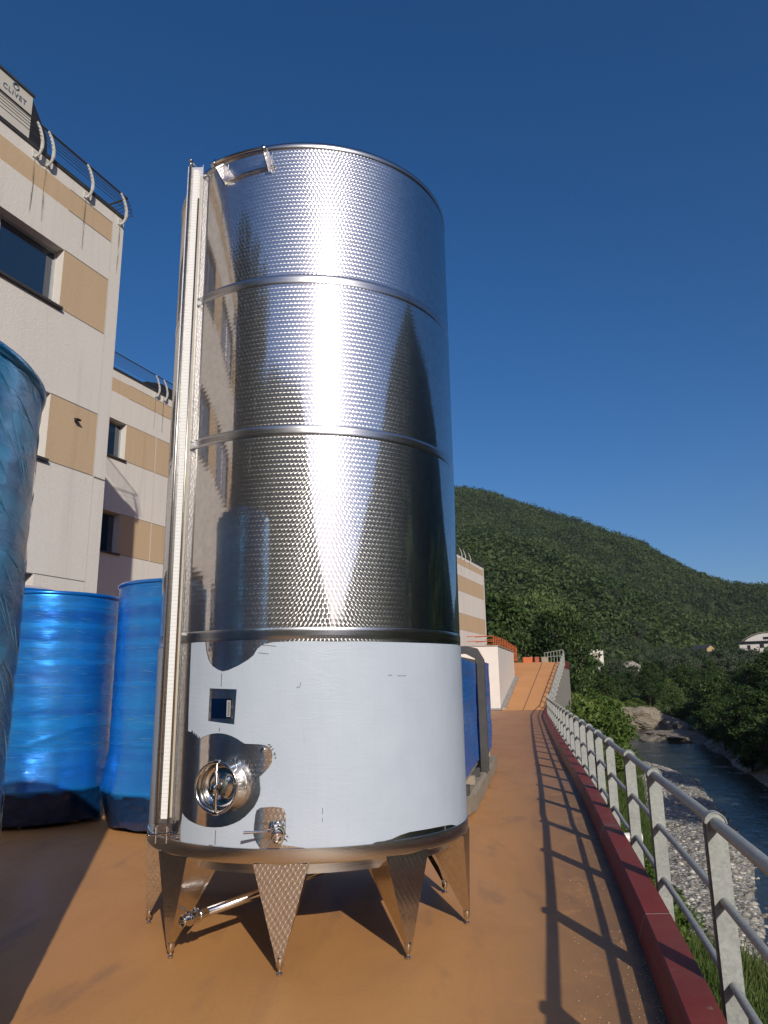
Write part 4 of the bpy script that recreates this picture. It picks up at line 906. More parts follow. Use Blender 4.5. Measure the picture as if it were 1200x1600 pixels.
mb = MB(); mb.prism([f0 + Vector((.02, -.12, .006)), f0 + Vector((.30, -.1, .006)), b1 + Vector((.3, 0, 1.95)), b1 + Vector((.02, 0, 1.95))], (0, 0, .16)); mb.prism([f0 + Vector((.0, -.1, .006)), a1 + Vector((0, -.1, .006)), a1 + Vector((0, -.004, .006)), f0 + Vector((0, -.004, .006))], (0, 0, .12)); mb.build('plinth', M_CONC, lb)
# orange platform railings
orr = thing('orange_scaffold', 'orange steel guard rails and platform at the head of the ramp', 'guard rail', (8.6, 55.5, 3.9))
def opath(u): return Vector((u * 3.5 - .6, u * 10.5, (-.0 if u < .35 else -(u - .35) * .55)))
for u in np.linspace(0, 1, 15):
    mb = MB(); p0 = opath(u); mb.tube([p0, p0 + Vector((0, 0, 1.15))], .035, 6); mb.build('post', M_ORANGE, orr)
mb = MB()
for z_ in (.4, .78, 1.15): mb.tube([opath(u) + Vector((0, 0, z_)) for u in np.linspace(0, 1, 12)], .03, 6); mb.tube([opath(0) + Vector((0, 0, z_)), opath(0) + Vector((-2.0, .2, z_))], .03, 6)
for u in (0, .35): 
    for z_ in (.78, 1.15): mb.tube([opath(u) + Vector((0, 0, z_)), opath(u) + Vector((-1.2, 1.2, z_))], .028, 6)
mb.build('guard_rail', M_ORANGE, orr)
mb = MB(); mb.prism([opath(0) + Vector((-2, 0, -.12)), opath(0) + Vector((.1, 0, -.12)), opath(1) + Vector((.1, 0, -.12)), opath(1) + Vector((-2, 0, -.12))], (0, 0, .12)); mb.build('platform', M_ORANGE, orr)
# planters along the terrace
pl_specs = [(808, 824, 'orange-red planter trough at the left end of the row atop the ramp', M_ORANGE), (826, 834, 'small dark red planter trough between the longer troughs atop the ramp', M_TERRA), (836, 848, 'brownish planter trough nearest the railing atop the ramp', M_WOOD)]
for (xa, xb, lab, m_) in pl_specs:
    Yp = 65.0; xA, xB = (xa - 600) / 1148 * Yp * 1.0, (xb - 600) / 1148 * Yp
    pt_ = thing('planter', lab, 'planter', ((xA + xB) / 2, Yp, 3.3)); hw = (xB - xA) / 2 - .04
    mb = MB(); mb.prism([(-hw * .94, -.2, 0), (hw * .94, -.2, 0), (hw, -.25, .42), (-hw, -.25, .42)], (0, .5, 0)); mb.build('trough', m_, pt_)
    mb = MB(); mb.box((-hw - .02, -.27, .42), (hw + .02, .27, .47)); mb.build('rim', m_, pt_)
    mb = MB(); mb.box((-hw + .05, -.2, .471), (hw - .05, .2, .49)); mb.build('soil', M_DARK, pt_)

# ================================================================= RAILING
def rail_x(y): return kxs(y) + (.30 if y < 8 else .27) + max(0, (6 - y)) * .012
rg = thing('metal_railing', 'grey galvanised three-rail railing with flat looped posts along the river edge', 'railing', (rail_x(2), 2, 0))
ro = rg.location.copy()
py = [-9.2 + 1.6 * q for q in range(7)] + [2.35, 3.98, 5.95, 7.5]
y = 9.2
while y < 64.5: py.append(y); y += 1.52
HR = (.90, .54, .17); RRD = (.030, .021, .021)
def rz(y): return yardz(y)
def make_post(y, par):
    dx = (rail_x(y + .3) - rail_x(y - .3)) / .6; tdir = Vector((dx, 1, 0)).normalized(); sd = Vector((tdir.y, -tdir.x, 0)); base_ = Vector((rail_x(y), y, rz(y))) - ro
    w_, z0_, zt_2 = .047, -.32, .90
    mb = MB()
    for o_ in (-.026, .026):
        pts = [base_ + tdir * (o_ - .004) - sd * w_ + Vector((0, 0, z0_)), base_ + tdir * (o_ - .004) + sd * w_ + Vector((0, 0, z0_)), base_ + tdir * (o_ - .004) + sd * w_ + Vector((0, 0, zt_2))]
        for q in range(1, 12): a_ = PI * q / 12; pts.append(base_ + tdir * (o_ - .004) + sd * w_ * math.cos(a_) + Vector((0, 0, zt_2 + w_ * math.sin(a_))))
        pts.append(base_ + tdir * (o_ - .004) - sd * w_ + Vector((0, 0, zt_2)))
        mb.prism(pts, tdir * .008)
    # loop strap over the top rail, joining the plates
    pr = [(math.cos(PI * q / 12), math.sin(PI * q / 12)) for q in range(13)]
    for (c0, s0_), (c1_, s1_) in zip(pr[:-1], pr[1:]):
        def pp(c_, s_, r_, o_): return base_ + tdir * o_ + sd * r_ * c_ + Vector((0, 0, zt_2 + r_ * s_))
        a4 = [pp(c0, s0_, w_ + .002, -.036), pp(c1_, s1_, w_ + .002, -.036), pp(c1_, s1_, w_ + .007, -.036), pp(c0, s0_, w_ + .007, -.036)]
        mb.prism(a4, tdir * .072)
    for sg in (-1, 1): mb.prism([base_ + sd * sg * (w_ + .002) + tdir * .020 + Vector((0, 0, z0_)), base_ + sd * sg * (w_ + .007) + tdir * .020 + Vector((0, 0, z0_)), base_ + sd * sg * (w_ + .007) + tdir * .028 + Vector((0, 0, z0_)), base_ + sd * sg * (w_ + .002) + tdir * .028 + Vector((0, 0, z0_))], (0, 0, zt_2 - z0_))
    mb.box((-.07, -.04, z0_ + .0), (.03, .04, z0_ + .10), 0, Matrix.Translation(base_ - sd * .05))
    mb.build('post', M_GALV, par, auto=40)
for y in py: make_post(y, rg)
yl = list(np.arange(-9.5, 12, .5)) + list(np.arange(12, 46, 1.5)) + [46, 50, 55, 60, 64.5]
for h_, r_ in zip(HR, RRD):
    mb = MB(); mb.tube([Vector((rail_x(y), y, rz(y) + h_)) - ro for y in yl], r_, 14); mb.build('rail', M_GALV, rg, smooth=True)
# railing across the terrace
tr = thing('terrace_railing', 'short run of grey railing across the top of the ramp', 'railing', (13, 66, 3.3))
for q in range(7):
    mb = MB(); mb.box((.95 + q * .27, -.03, 0), (.98 + q * .27, .03, .85 + q * .04)); mb.build('post', M_GALV, tr)
mb = MB(); mb.tube([(.9, 0, .85), (2.6, 0, 1.1)], .02, 8); mb.tube([(.9, 0, .5), (2.6, 0, .6)], .016, 8); mb.build('rail', M_GALV, tr)
# drain pipe stub
dpt = thing('drain_spout', 'white plastic pipe stub sticking out of the wall below the railing', 'pipe', (kxs(9.0) + .25, 9.0, -.13))
mb = MB(); mb.lathe([(.052, -.3), (.052, .22), (.058, .22), (.058, .28), (.05, .282), (.044, .28), (.044, -.1), (0, -.1)], 24, Matrix.Rotation(R_(90), 4, 'Y') @ Matrix.Rotation(0, 4, 'Z')); mb.build('pipe', M_PVC, dpt, auto=40)

# ================================================================= LOAD BEHIND THE TANK
RD = Vector((.19, 1, 0)).normalized(); RS = Vector((RD.y, -RD.x, 0))
LOC0 = Vector((.93, 9.35, 0))
def lf(s_, r_, z_): return RD * s_ + RS * r_ + Vector((0, 0, z_))   # along, rightwards, up
ML = Matrix(((RS.x, RD.x, 0, 0), (RS.y, RD.y, 0, 0), (0, 0, 1, 0), (0, 0, 0, 1)))
sk = thing('transport_cradle', 'steel and timber cradle with a dark arched frame behind the steel tank', 'cradle', tuple(LOC0))
mb = MB(); mb.prism([lf(0, -.12, .06), lf(.0, .0, .06), lf(.9, .06, .0), lf(5.6, .12, .05), lf(5.6, -.05, .05)], (0, 0, .2)); mb.box((-2.4, 0, .06), (-2.2, 5.6, .26), 0, ML); mb.build('side_beam', M_WOOD, sk)
for q in range(6):
    mb = MB(); mb.box((-2.35, .25 + q * .98, .265), (.02, .37 + q * .98, .38), 0, ML); mb.build('cross_beam', M_WOOD if q % 2 else M_DGREY, sk)
mb = MB(); s_ = 2.85
mb.prism([lf(s_, .12, .26), lf(s_, .12, 1.98), lf(s_, .02, 2.16), lf(s_, -.14, 2.2), lf(s_, -2.4, 2.22), lf(s_, -2.4, 2.10), lf(s_, -.18, 2.08), lf(s_, -.03, 2.0), lf(s_, .0, 1.9), lf(s_, .0, .26)], RD * .14); mb.prism([lf(s_, -.02, 1.6), lf(s_, -.02, 1.98), lf(s_, -.5, 2.09)], RD * .03); mb.build('arch_frame', M_DGREY, sk)
def wrapbox(label, s0_, s1_, z0_, z1_, r0_, r1_, seed):
    T = thing('wrapped_crate', label, 'wrapped crate', tuple(LOC0 + lf(s0_, 0, z0_)))
    bm = bmesh.new(); bmesh.ops.create_cube(bm, size=1); bmesh.ops.subdivide_edges(bm, edges=bm.edges, cuts=14, use_grid_fill=True)
    uvl = bm.loops.layers.uv.new('UVMap')
    for v in bm.verts:
        l_ = v.co.copy(); p_ = lf((l_.y + .5) * (s1_ - s0_), r0_ + (l_.x + .5) * (r1_ - r0_), (l_.z + .5) * (z1_ - z0_)); n_ = noise.noise(p_ * 3 + Vector((seed, 0, 0))) * .012 + noise.noise(Vector((p_.x, p_.y, p_.z * 6)) * 3) * .006
        v.co = p_ + (RS * l_.x + RD * l_.y + Vector((0, 0, l_.z))) * n_ * 2
    for f in bm.faces:
        for lo in f.loops: q = lo.vert.co; lo[uvl].uv = (q.dot(RD) + q.dot(RS), q.z)
    me = bpy.data.meshes.new('plastic_wrap'); bm.to_mesh(me); bm.free(); me.materials.append(M_WRAP2); me.polygons.foreach_set('use_smooth', [True] * len(me.polygons)); me.set_sharp_from_angle(angle=R_(50))
    o = bpy.data.objects.new('plastic_wrap', me); C.objects.link(o); o.parent = T
    mb = MB(); hw = (r1_ - r0_); mb.box((r0_ + .05, .05, -.06), (r1_ - .02, s1_ - s0_ - .05, -.004), 0, ML); mb.build('pallet', M_WOOD, T)
    return T
M_WRAP2 = wrap_mat('blue_wrap_matt', (.0, .13, .56), (.0, .17, .66), .05, 0, .25)
wrapbox('blue wrapped crate on the cradle, the nearer one in front of the dark arch', .15, 2.7, .45, 1.92, -2.2, -.02, 1)
wrapbox('blue wrapped crate on the cradle, the farther one beyond the dark arch', 3.2, 5.4, .45, 1.98, -2.2, .06, 2)

# ================================================================= VEGETATION
def leaf_mat(name, c1, c2, c3, sc_=.35):
    M, t, b = mat(name); p = posco(t); oi = N(t, 'ObjectInfo')
    f = mth(t, 'ADD', mth(t, 'MULTIPLY', noise_(t, p, sc_, 3), .6), mth(t, 'MULTIPLY', noise_(t, p, sc_ * 8, 2), .4)); f = mth(t, 'ADD', f, mth(t, 'MULTIPLY', mth(t, 'SUBTRACT', oi.outputs['Random'], .5), .22))
    c = ramp(t, f, [(.3, c1), (.52, c2), (.74, c3)] if name != 'forest_leaves' else [(.34, c1), (.52, c2), (.70, c3)]); L(t, c, b.inputs['Base Color']); b.inputs['Roughness'].default_value = .6; b.inputs['Specular IOR Level'].default_value = .3
    tr_ = N(t, 'BsdfTranslucent'); L(t, mix(t, 1.0, c, (1.1, 1.2, .6), 'MULTIPLY'), tr_.inputs[0]); ms = N(t, 'MixShader', i_0=.3)
    L(t, b.outputs[0], ms.inputs[1]); L(t, tr_.outputs[0], ms.inputs[2]); L(t, ms.outputs[0], t.nodes['Material Output'].inputs[0]); return M
M_LF = {'broad': leaf_mat('broad_leaves', (.022, .045, .012), (.045, .085, .02), (.08, .125, .03)), 'willow': leaf_mat('willow_leaves', (.055, .09, .03), (.10, .15, .045), (.16, .21, .075)),
        'olive': leaf_mat('olive_leaves', (.05, .075, .038), (.09, .12, .065), (.14, .165, .10)), 'bush': leaf_mat('bush_leaves', (.04, .08, .014), (.095, .155, .027), (.20, .235, .055)),
        'forest': leaf_mat('forest_leaves', (.014, .036, .014), (.036, .068, .021), (.085, .122, .036), .03), 'grass': leaf_mat('grass_blades', (.04, .08, .015), (.08, .13, .03), (.17, .18, .06), .8)}
M_BARK = simple('bark', (.11, .09, .07), .9, 0, .3, 6, .5)
def leaf_cloud(rs, centers, radii, per, size, flat=.5, droop=0):
    """numpy quads scattered through clumps"""
    cs = np.repeat(centers, per, 0); rd = np.repeat(radii, per, 0)
    n = len(cs); d = rs.normal(size=(n, 3)); d /= np.linalg.norm(d, axis=1)[:, None]; rr = rs.random(n) ** .45
    p_ = cs + d * rr[:, None] * rd; nrm = d * .7 + rs.normal(size=(n, 3)) * .6 + np.array([0, 0, flat]); nrm /= np.linalg.norm(nrm, axis=1)[:, None]
    a_ = np.cross(nrm, rs.normal(size=(n, 3))); a_ /= np.linalg.norm(a_, axis=1)[:, None]; b_ = np.cross(nrm, a_)
    sz = size * rs.uniform(.55, 1.25, n); a_ *= sz[:, None]; b_ *= (sz * rs.uniform(.4, .75, n))[:, None]
    if droop: a_ = a_ * .3 + np.array([0, 0, -1]) * sz[:, None] * droop
    V = np.stack([p_ - a_, p_ - b_ * .9 + nrm * .0, p_ + a_, p_ + b_ * .9], 1).reshape(-1, 3); Fq = np.arange(n * 4).reshape(-1, 4); return V, Fq
def make_tree(kind, seed, h, rad_, trunk_h, clumps, per, size, lab, cat, group, droop=0):
    rs = np.random.default_rng(seed); T = thing({'broad': 'broadleaf_tree', 'willow': 'willow_tree', 'olive': 'olive_tree', 'bush': 'shrub'}[kind], lab, cat, (0, 0, 0), 0, group)
    mb = MB(); top = Vector((rs.normal() * .1 * h, rs.normal() * .1 * h, h * .75)); mb.tube([Vector((0, 0, -.5)), Vector((.02 * h, 0, trunk_h)), top], [h * .028, h * .02, h * .006], 8)
    ce = []; ra = []
    for q in range(clumps):
        a_ = rs.uniform(0, 2 * PI); u_ = rs.random(); z_ = trunk_h + (h - trunk_h) * (u_ ** .8); prof_ = math.sin(PI * min(max((z_ - trunk_h * .6) / (h - trunk_h * .5), .06), .97)) ** .6
        r_ = rad_ * prof_ * rs.uniform(.35, 1.0); c_ = np.array([math.cos(a_) * r_, math.sin(a_) * r_, z_ * .95]); ce.append(c_); s_ = rad_ * rs.uniform(.2, .42); ra.append([s_, s_, s_ * (.7 if kind != 'willow' else 1.2)])
        if q % 4 == 0: mb.tube([Vector((0, 0, trunk_h * .8)), Vector(c_ * .5 + np.array([0, 0, trunk_h * .5])), Vector(c_)], [h * .011, h * .007, h * .003], 5)
    mb.build('trunk', M_BARK, T, smooth=True); V_, F_ = leaf_cloud(rs, np.array(ce), np.array(ra), per, size, droop=droop)
    mesh_obj('crown', V_, F_, M_LF[kind], T); return T
protos = {}
GR = {'broad': 'dark broadleaf trees filling the valley and far bank', 'willow': 'pale feathery willows beyond the ramp and river', 'olive': 'grey-green olive trees on the slope below the hill', 'bush': 'green bushes along the left river bank'}
LB = {'broad': 'dark green broadleaf tree in the dense growth along the valley', 'willow': 'pale green feathery willow in the growth beyond the ramp and river', 'olive': 'rounded grey-green olive tree on the slope below the wooded hill', 'bush': 'leafy green bush on the river bank beyond the railing'}
SPEC = {'broad': [(9, 3.6, 1.6, 46, 95, .24), (11, 4.2, 2.0, 54, 95, .25), (8, 3.9, 1.2, 44, 95, .24)], 'willow': [(9, 3.2, 1.5, 48, 100, .22), (10, 3.0, 2.0, 50, 100, .22)], 'olive': [(4.6, 2.4, .9, 34, 80, .17), (5.4, 2.7, 1.0, 36, 80, .17)], 'bush': [(3.2, 2.2, .1, 26, 90, .16), (2.4, 1.9, .1, 22, 90, .15)]}
for kd, lst in SPEC.items():
    protos[kd] = [make_tree(kd, 31 + i * 7 + len(kd), *s_, LB[kd], 'bush' if kd == 'bush' else 'tree', GR[kd], droop=.6 if kd == 'willow' else 0) for i, s_ in enumerate(lst)]
used = set(); rs = random.Random(12)
def plant(kd, x, y, s_=1.0, zoff=0, label=None, hs=1.0):
    i = rs.randrange(len(protos[kd])); o = protos[kd][i]
    if (kd, i) in used: o = copy_tree(o)
    used.add((kd, i)); o.location = (x, y, float(terrain(np.array([x]), np.array([y]))[0]) + zoff); o.rotation_euler = (0, 0, rs.uniform(0, 6.28)); o.scale = (s_, s_, s_ * hs)
    if label:
        o['label'] = label
        if 'group' in o: del o['group']
    return o
def polar(px, r): be_ = math.atan2(ray(px, 1060).x, ray(px, 1060).y); return r * math.sin(be_), r * math.cos(be_)
def region(kd, lab, group):
    return lambda x, y, s_=1.0, zoff=0, hs=1.0: tag(plant(kd, x, y, s_, zoff, None, hs), lab, None, group)
f1 = region('willow', 'pale green feathery tree in the belt right behind the head of the orange ramp', 'pale feathery trees behind the ramp'); f2 = region('broad', 'darker leafy tree in the belt right behind the head of the orange ramp', 'darker trees behind the ramp')
for i in range(44):
    px = rs.uniform(725, 900); r_ = rs.uniform(82, 135); x, y = polar(px, r_)
    (f1 if rs.random() < .6 else f2)(x, y, rs.uniform(.95, 1.3), 3.0 if px < 860 else 1.0)
f1 = region('bush', 'leafy green bush on the left river bank between railing and water', 'bushes on the left river bank')
for i in range(70):
    y = rs.uniform(44, 112); x = kx(min(y, 72)) + 2.0 + rs.random() * max(1.0, float(ip(GL, y)) - kx(min(y, 72)) - 3.2)
    if y > 72: x = rs.uniform(18, float(ip(GL, y)) - 1.5)
    f1(x, y, rs.uniform(.7, 1.3))
f1 = region('bush', 'small low bush at the foot of the retaining wall under the railing', 'small bushes under the railing')
for i in range(12):
    y = rs.uniform(15, 44); f1(kx(y) + 1.5 + rs.random() * .8, y, rs.uniform(.28, .5))
f1 = region('bush', 'leafy bush above the rock face at the river bend', 'bushes above the river bend'); f2 = region('broad', 'dark tree above the rock face at the river bend', 'trees above the river bend')
for i in range(64):
    px = rs.uniform(880, 1120); r_ = rs.uniform(116, 168); x, y = polar(px, r_); (f1 if rs.random() < .6 else f2)(x, y, rs.uniform(.5, .7), -.6)
plant('willow', *polar(1050, 124), .72, -1.0, 'pale green round willow at the foot of the river bend')
f1 = region('olive', 'rounded grey-green olive tree on the slope below the wooded hill', 'olive trees below the wooded hill')
for i in range(120):
    px = rs.uniform(945, 1190); r_ = rs.uniform(160, 262); x, y = polar(px, r_)
    if abs(px - 1170) < 22 and r_ > 215: continue
    f1(x, y, rs.uniform(.85, 1.25))
f1 = region('broad', 'big dark tree overhanging the water on the right river bank', 'dark trees on the right river bank')
for i in range(130):
    y = rs.uniform(26, 118); wr_ = float(ip(WR, y)); x = wr_ + .5 + rs.random() ** 1.2 * 17; f1(x, y, rs.uniform(.36, .52) * (1 + .25 * (y > 80)), 0, .9)
f1 = region('broad', 'tree on the right bank just outside the photo, shading the river', 'trees outside the right edge')
for i in range(22):
    y = rs.uniform(-14, 28); wr_ = float(ip(WR, y)); f1(wr_ + 5.0 + rs.random() * 8, y, rs.uniform(.7, .95))
# unseen tall trees added behind the near block to darken the tank's reflection
f1 = region('broad', 'unseen tall tree added behind the near block for a dark reflection in the steel tank', 'unseen trees added behind the near block')
for (x, y) in ((-19, -9), (-22, -13), (-17.5, -13), (-24, -18), (-16, -18)): f1(x, y, 1.75, 4.9)
for kd in protos:
    for i, o in enumerate(protos[kd]):
        if (kd, i) not in used:
            for ch in list(o.children): bpy.data.objects.remove(ch)
            bpy.data.objects.remove(o)

# wooded hillside: one far-off mass of crowns
rs2 = np.random.default_rng(8)
n_ = 9000; be_ = np.radians(rs2.uniform(2, 33, n_)); r_ = np.sqrt(rs2.uniform(168 ** 2, 650 ** 2, n_)); x_ = r_ * np.sin(be_); y_ = r_ * np.cos(be_)
keep = (r_ > 255) | (rs2.random(n_) < 1.0); keep &= ~((np.degrees(be_) > 18) & (r_ < 250)); x_, y_ = x_[keep], y_[keep]
z_ = terrain(x_, y_); ncr = len(x_); sz = rs2.uniform(2.6, 5.0, ncr) * (.8 + .4 * vnoise(x_, y_, 60, 3)); 
ctr = np.stack([x_, y_, z_ + sz * .55], -1); rd_ = np.stack([sz, sz, sz * .85], -1)
d_ = np.hypot(x_, y_)
V1, F1 = leaf_cloud(rs2, ctr, rd_, 84, .78, flat=.35)
wood = mesh_obj('forest', V1, F1, M_LF['forest']); tag(wood, 'dense dark green woodland covering the hillside', 'woodland', kind='stuff')
# right and rear hillsides, mirrored in the tank: sparser crowns
n_ = 3500; be_ = np.radians(rs2.uniform(45, 235, n_)); r_ = rs2.uniform(90, 420, n_); x_ = r_ * np.sin(be_); y_ = r_ * np.cos(be_); z_ = terrain(x_, y_); sz = rs2.uniform(3.5, 6, n_)
V1, F1 = leaf_cloud(rs2, np.stack([x_, y_, z_ + 2], -1), np.stack([sz, sz, sz], -1), 14, 2.4, flat=.35)
wood = mesh_obj('forest', V1, F1, M_LF['forest']); tag(wood, 'woodland on the hillsides behind the camera, seen mirrored in the tank', 'woodland', kind='stuff')

# grass tufts on the bank
n_ = 11000; yy_ = rs2.uniform(5, 70, n_) ** 1.0; xx_ = kx_np(yy_) + .35 + rs2.random(n_) * (ip(GL, yy_) - kx_np(yy_) + .9); dens = vnoise(xx_, yy_, 1.7, 5) > .34; xx_, yy_ = xx_[dens], yy_[dens]
zz_ = terrain(xx_, yy_); nb_ = 9; bx = np.repeat(np.stack([xx_, yy_, zz_], -1), nb_, 0); m_ = len(bx); bx[:, :2] += rs2.normal(size=(m_, 2)) * .13
hh_ = rs2.uniform(.12, .62, m_); lean = rs2.normal(size=(m_, 2)) * .16; wv_ = rs2.normal(size=(m_, 2)); wv_ = wv_ / np.linalg.norm(wv_, axis=1)[:, None] * rs2.uniform(.012, .03, m_)[:, None]
p0 = bx.copy(); p0[:, :2] -= wv_; p1 = bx.copy(); p1[:, :2] += wv_; p2 = bx.copy(); p2[:, :2] += lean; p2[:, 2] += hh_
V1 = np.stack([p0, p1, p2], 1).reshape(-1, 3); gr = mesh_obj('grass', V1, np.arange(len(V1)).reshape(-1, 3), M_LF['grass']); tag(gr, 'rough green and straw-coloured grass on the bank below the railing', 'grass', kind='stuff')

# river stones
def stones(name, label, P_, S_, m_, seed):
    r_ = np.random.default_rng(seed); bm = bmesh.new(); bmesh.ops.create_icosphere(bm, subdivisions=1, radius=1); bv = np.array([v.co[:] for v in bm.verts]); bf = np.array([[v.index for v in f.verts] for f in bm.faces]); bm.free()
    k_ = len(bv); n = len(P_); sc3 = S_[:, None, None] * r_.uniform(.6, 1.3, (n, 1, 3)) * np.array([1, 1, .6]); jt_ = 1 + r_.uniform(-.18, .18, (n, k_, 1)); a_ = r_.uniform(0, 6.28, n); ca, sa = np.cos(a_)[:, None], np.sin(a_)[:, None]
    q = bv[None] * sc3 * jt_; x = q[..., 0] * ca - q[..., 1] * sa; y = q[..., 0] * sa + q[..., 1] * ca; V_ = np.stack([x, y, q[..., 2]], -1) + P_[:, None]; F_ = bf[None] + (np.arange(n) * k_)[:, None, None]
    o = mesh_obj(name, V_.reshape(-1, 3), F_.reshape(-1, 3), m_); return tag(o, label, 'stones', kind='stuff')
M_STONE, t, b = mat('river_stone'); p = posco(t); gi = N(t, 'NewGeometry'); 
L(t, ramp(t, mth(t, 'ADD', mth(t, 'MULTIPLY', gi.outputs['Random Per Island'], .7), mth(t, 'MULTIPLY', noise_(t, p, 9, 4), .3)), [(.1, (.14, .125, .10)), (.5, (.33, .31, .27)), (.85, (.55, .53, .48))]), b.inputs['Base Color']); b.inputs['Roughness'].default_value = .85
n_ = 15000; yy_ = 8 + 60 * rs2.random(n_) ** 1.6; xx_ = ip(GL, yy_) - .8 + rs2.random(n_) * (ip(WL, yy_) - ip(GL, yy_) + 1.2); zz_ = terrain(xx_, yy_); ss_ = .018 + .085 * rs2.random(n_) ** 4
stones('gravel', 'pale cobbles of the gravel bar beside the river', np.stack([xx_, yy_, zz_], -1), ss_ * 1.25, M_STONE, 3)
# small bright bits of rubble in the dirt by the kerb
n_ = 1500; yy_ = 3 + 8 * rs2.random(n_) ** 1.4; xx_ = np.array([kxs(q) for q in yy_]) - .01 - .42 * rs2.random(n_) ** 2.0; keep = vnoise(xx_, yy_, .5, 2) > .35; xx_, yy_ = xx_[keep], yy_[keep]
stones('rubble', 'small pale crumbs of rubble in the dirt along the kerb', np.stack([xx_, yy_, np.full(len(xx_), .001)], -1), rs2.uniform(.002, .006, len(xx_)), simple('rubble', (.36, .28, .2), .9, 0, .5, 30), 9)

# rock outcrop at the river bend and boulders
def rock(name, label, x, y, z, sx_, sy_, sz_, seed, m_, cat='rock'):
    bm = bmesh.new(); bmesh.ops.create_icosphere(bm, subdivisions=5, radius=1)
    for v in bm.verts:
        n = v.co.normalized(); d_ = 1 + .28 * noise.noise(n * 1.6 + Vector((seed, 0, 0))) + .16 * noise.noise(Vector((n.x * 6, n.y * 6, n.z * 1.2)) + Vector((0, seed, 0))) + .06 * noise.noise(n * 14)
        v.co = Vector((n.x * sx_, n.y * sy_, n.z * sz_)) * d_
    me = bpy.data.meshes.new(name); bm.to_mesh(me); bm.free(); me.materials.append(m_); o = bpy.data.objects.new(name, me); C.objects.link(o); o.location = (x, y, z); tag(o, label, cat); return o
M_ROCK = simple('pale_river_rock', (.24, .205, .16), .9, 0, .4, .6, .6)
x, y = polar(985, 113); rock('rock_outcrop', 'tan rock face at the river bend under the bushes', x, y, -3.7, 4.6, 3, 1.9, 2.2, M_ROCK)
x, y = polar(1048, 92); rock('gravel_island', 'low brown gravel mound lying in the dark river', x, y, -4.65, 3.8, 5.5, .75, 5.2, M_ROCK, 'mound')
x, y = polar(1035, 101); rock('boulder', 'rounded brown boulder on the gravel mound in the river', x + 1, y, -4.4, 2.0, 2, 1.3, 8.1, M_ROCK)
x, y = polar(985, 175); rock('boulder', 'pale grey boulder among the olive trees below the hill', x, y, 4.2, 2.6, 2, 1.6, 3.3, simple('grey_boulder', (.3, .28, .25), .9, 0, .3, 1, .4))

# far houses
hs = thing('far_house', 'white farmhouse with a low arched gable and dark eaves on the right', 'house', (0, 0, 0))
x, y = polar(1188, 262); zb_ = 1.6 + 262 * (1061 - 1029) / 1148; hs.location = (x + 2.5, y, zb_); hs.rotation_euler = (0, 0, R_(-32))
mb = MB(); mb.box((-7, 0, -3), (9, 9, 4.2)); mb.build('wall', M_WHITEW, hs)
mb = MB(); mb.box((-8, -1.0, 4.21), (10, 10, 4.5)); mb.build('eaves', M_DGREY, hs)
mb = MB(); arc = [(-5.5 + 13 * q / 12, -.2, 4.51 + 2.3 * math.sin(PI * q / 12) ** .8) for q in range(13)]; mb.prism(arc, (0, 9, 0)); mb.build('gable', M_WHITEW, hs)
mb = MB(); arc2 = [(-6 + 14 * q / 12, -.5, 4.52 + 2.5 * math.sin(PI * q / 12) ** .8) for q in range(13)]; arc3 = [(a_[0], a_[1], a_[2] + .25) for a_ in arc2]
for q in range(12): mb.prism([arc2[q], arc2[q + 1], arc3[q + 1], arc3[q]], (0, 9.6, 0))
mb.build('roof', simple('old_roof', (.28, .24, .2), .9), hs)
for (wx, wz, ww, wh) in ((0, 4.9, 1.7, .8), (-4.8, 2.0, .9, 1.3), (-1.2, 2.3, 1.2, 1.2), (2.5, 2.2, 1.1, 1.3), (1.2, -.6, 1.3, 1.4), (6, 2.2, 1, 1.2)):
    mb = MB(); mb.box((wx, -.06 if wz < 4.5 else -.26, wz), (wx + ww, -.004 if wz < 4.5 else -.204, wz + wh)); mb.build('window', M_DARK, hs)
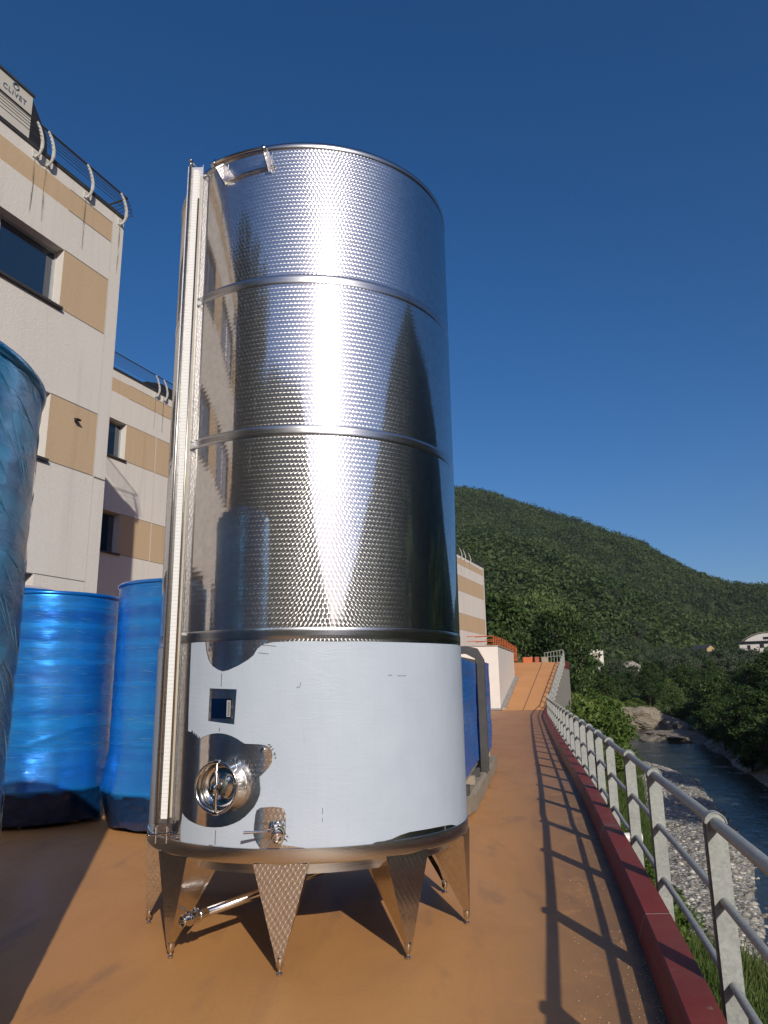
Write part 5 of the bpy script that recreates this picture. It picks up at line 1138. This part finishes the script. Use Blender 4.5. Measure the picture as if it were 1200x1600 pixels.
sh_ = thing('shed', 'small sandy-yellow gabled shed among the olive trees', 'shed', (0, 0, 0)); x, y = polar(1116, 235); sh_.location = (x, y, 1.6 + 235 * (1062 - 1031) / 1148); sh_.rotation_euler = (0, 0, R_(25))
mb = MB(); mb.prism([(-1.6, 0, 0), (1.6, 0, 0), (1.6, 0, 2.6), (0, 0, 3.5), (-1.6, 0, 2.6)], (0, 5, 0)); mb.build('wall', simple('sandy_plaster', (.42, .33, .17), .9), sh_)
for sg in (-1, 1): mb = MB(); mb.prism([(0, -.3, 3.53), (sg * 2.0, -.3, 2.4), (sg * 2.0, -.3, 2.5), (0, -.3, 3.66)], (0, 5.6, 0)); mb.build('roof', M_DGREY, sh_)
s2 = thing('shed', 'small white hut on the far bank just right of the ramp', 'shed', (0, 0, 0)); x, y = polar(933, 165); s2.location = (x, y, 1.6 + 165 * (1066 - 1033) / 1148)
mb = MB(); mb.box((-1.9, 0, -3), (1.7, 2.5, 1.8)); mb.build('wall', M_WHITEW, s2); mb = MB(); mb.box((-.6, -.05, -.2), (.8, -.004, 1.3)); mb.build('door', M_WOOD, s2); mb = MB(); mb.box((-2.05, -.2, 1.801), (1.85, 2.7, 1.92)); mb.build('roof', M_WHITEW, s2)
print('objects', len(bpy.data.objects))

# thin summer haze filling the valley
bm = bmesh.new(); bmesh.ops.create_cube(bm, size=1)
for v in bm.verts: v.co = Vector((v.co.x * 1830, v.co.y * 1830, -9 + (v.co.z + .5) * 235))
me = bpy.data.meshes.new('haze'); bm.to_mesh(me); bm.free()
Mh = bpy.data.materials.new('haze_air'); Mh.use_nodes = True; th_ = Mh.node_tree; th_.nodes.clear()
pv = th_.nodes.new('ShaderNodeVolumePrincipled'); pv.inputs['Color'].default_value = (.86, .92, 1, 1); pv.inputs['Density'].default_value = .00013; pv.inputs['Anisotropy'].default_value = .2
oo = th_.nodes.new('ShaderNodeOutputMaterial'); th_.links.new(pv.outputs[0], oo.inputs['Volume']); me.materials.append(Mh)
hz_ = bpy.data.objects.new('haze', me); C.objects.link(hz_); hz_['kind'] = 'stuff'; hz_['label'] = 'thin pale haze in the valley air'
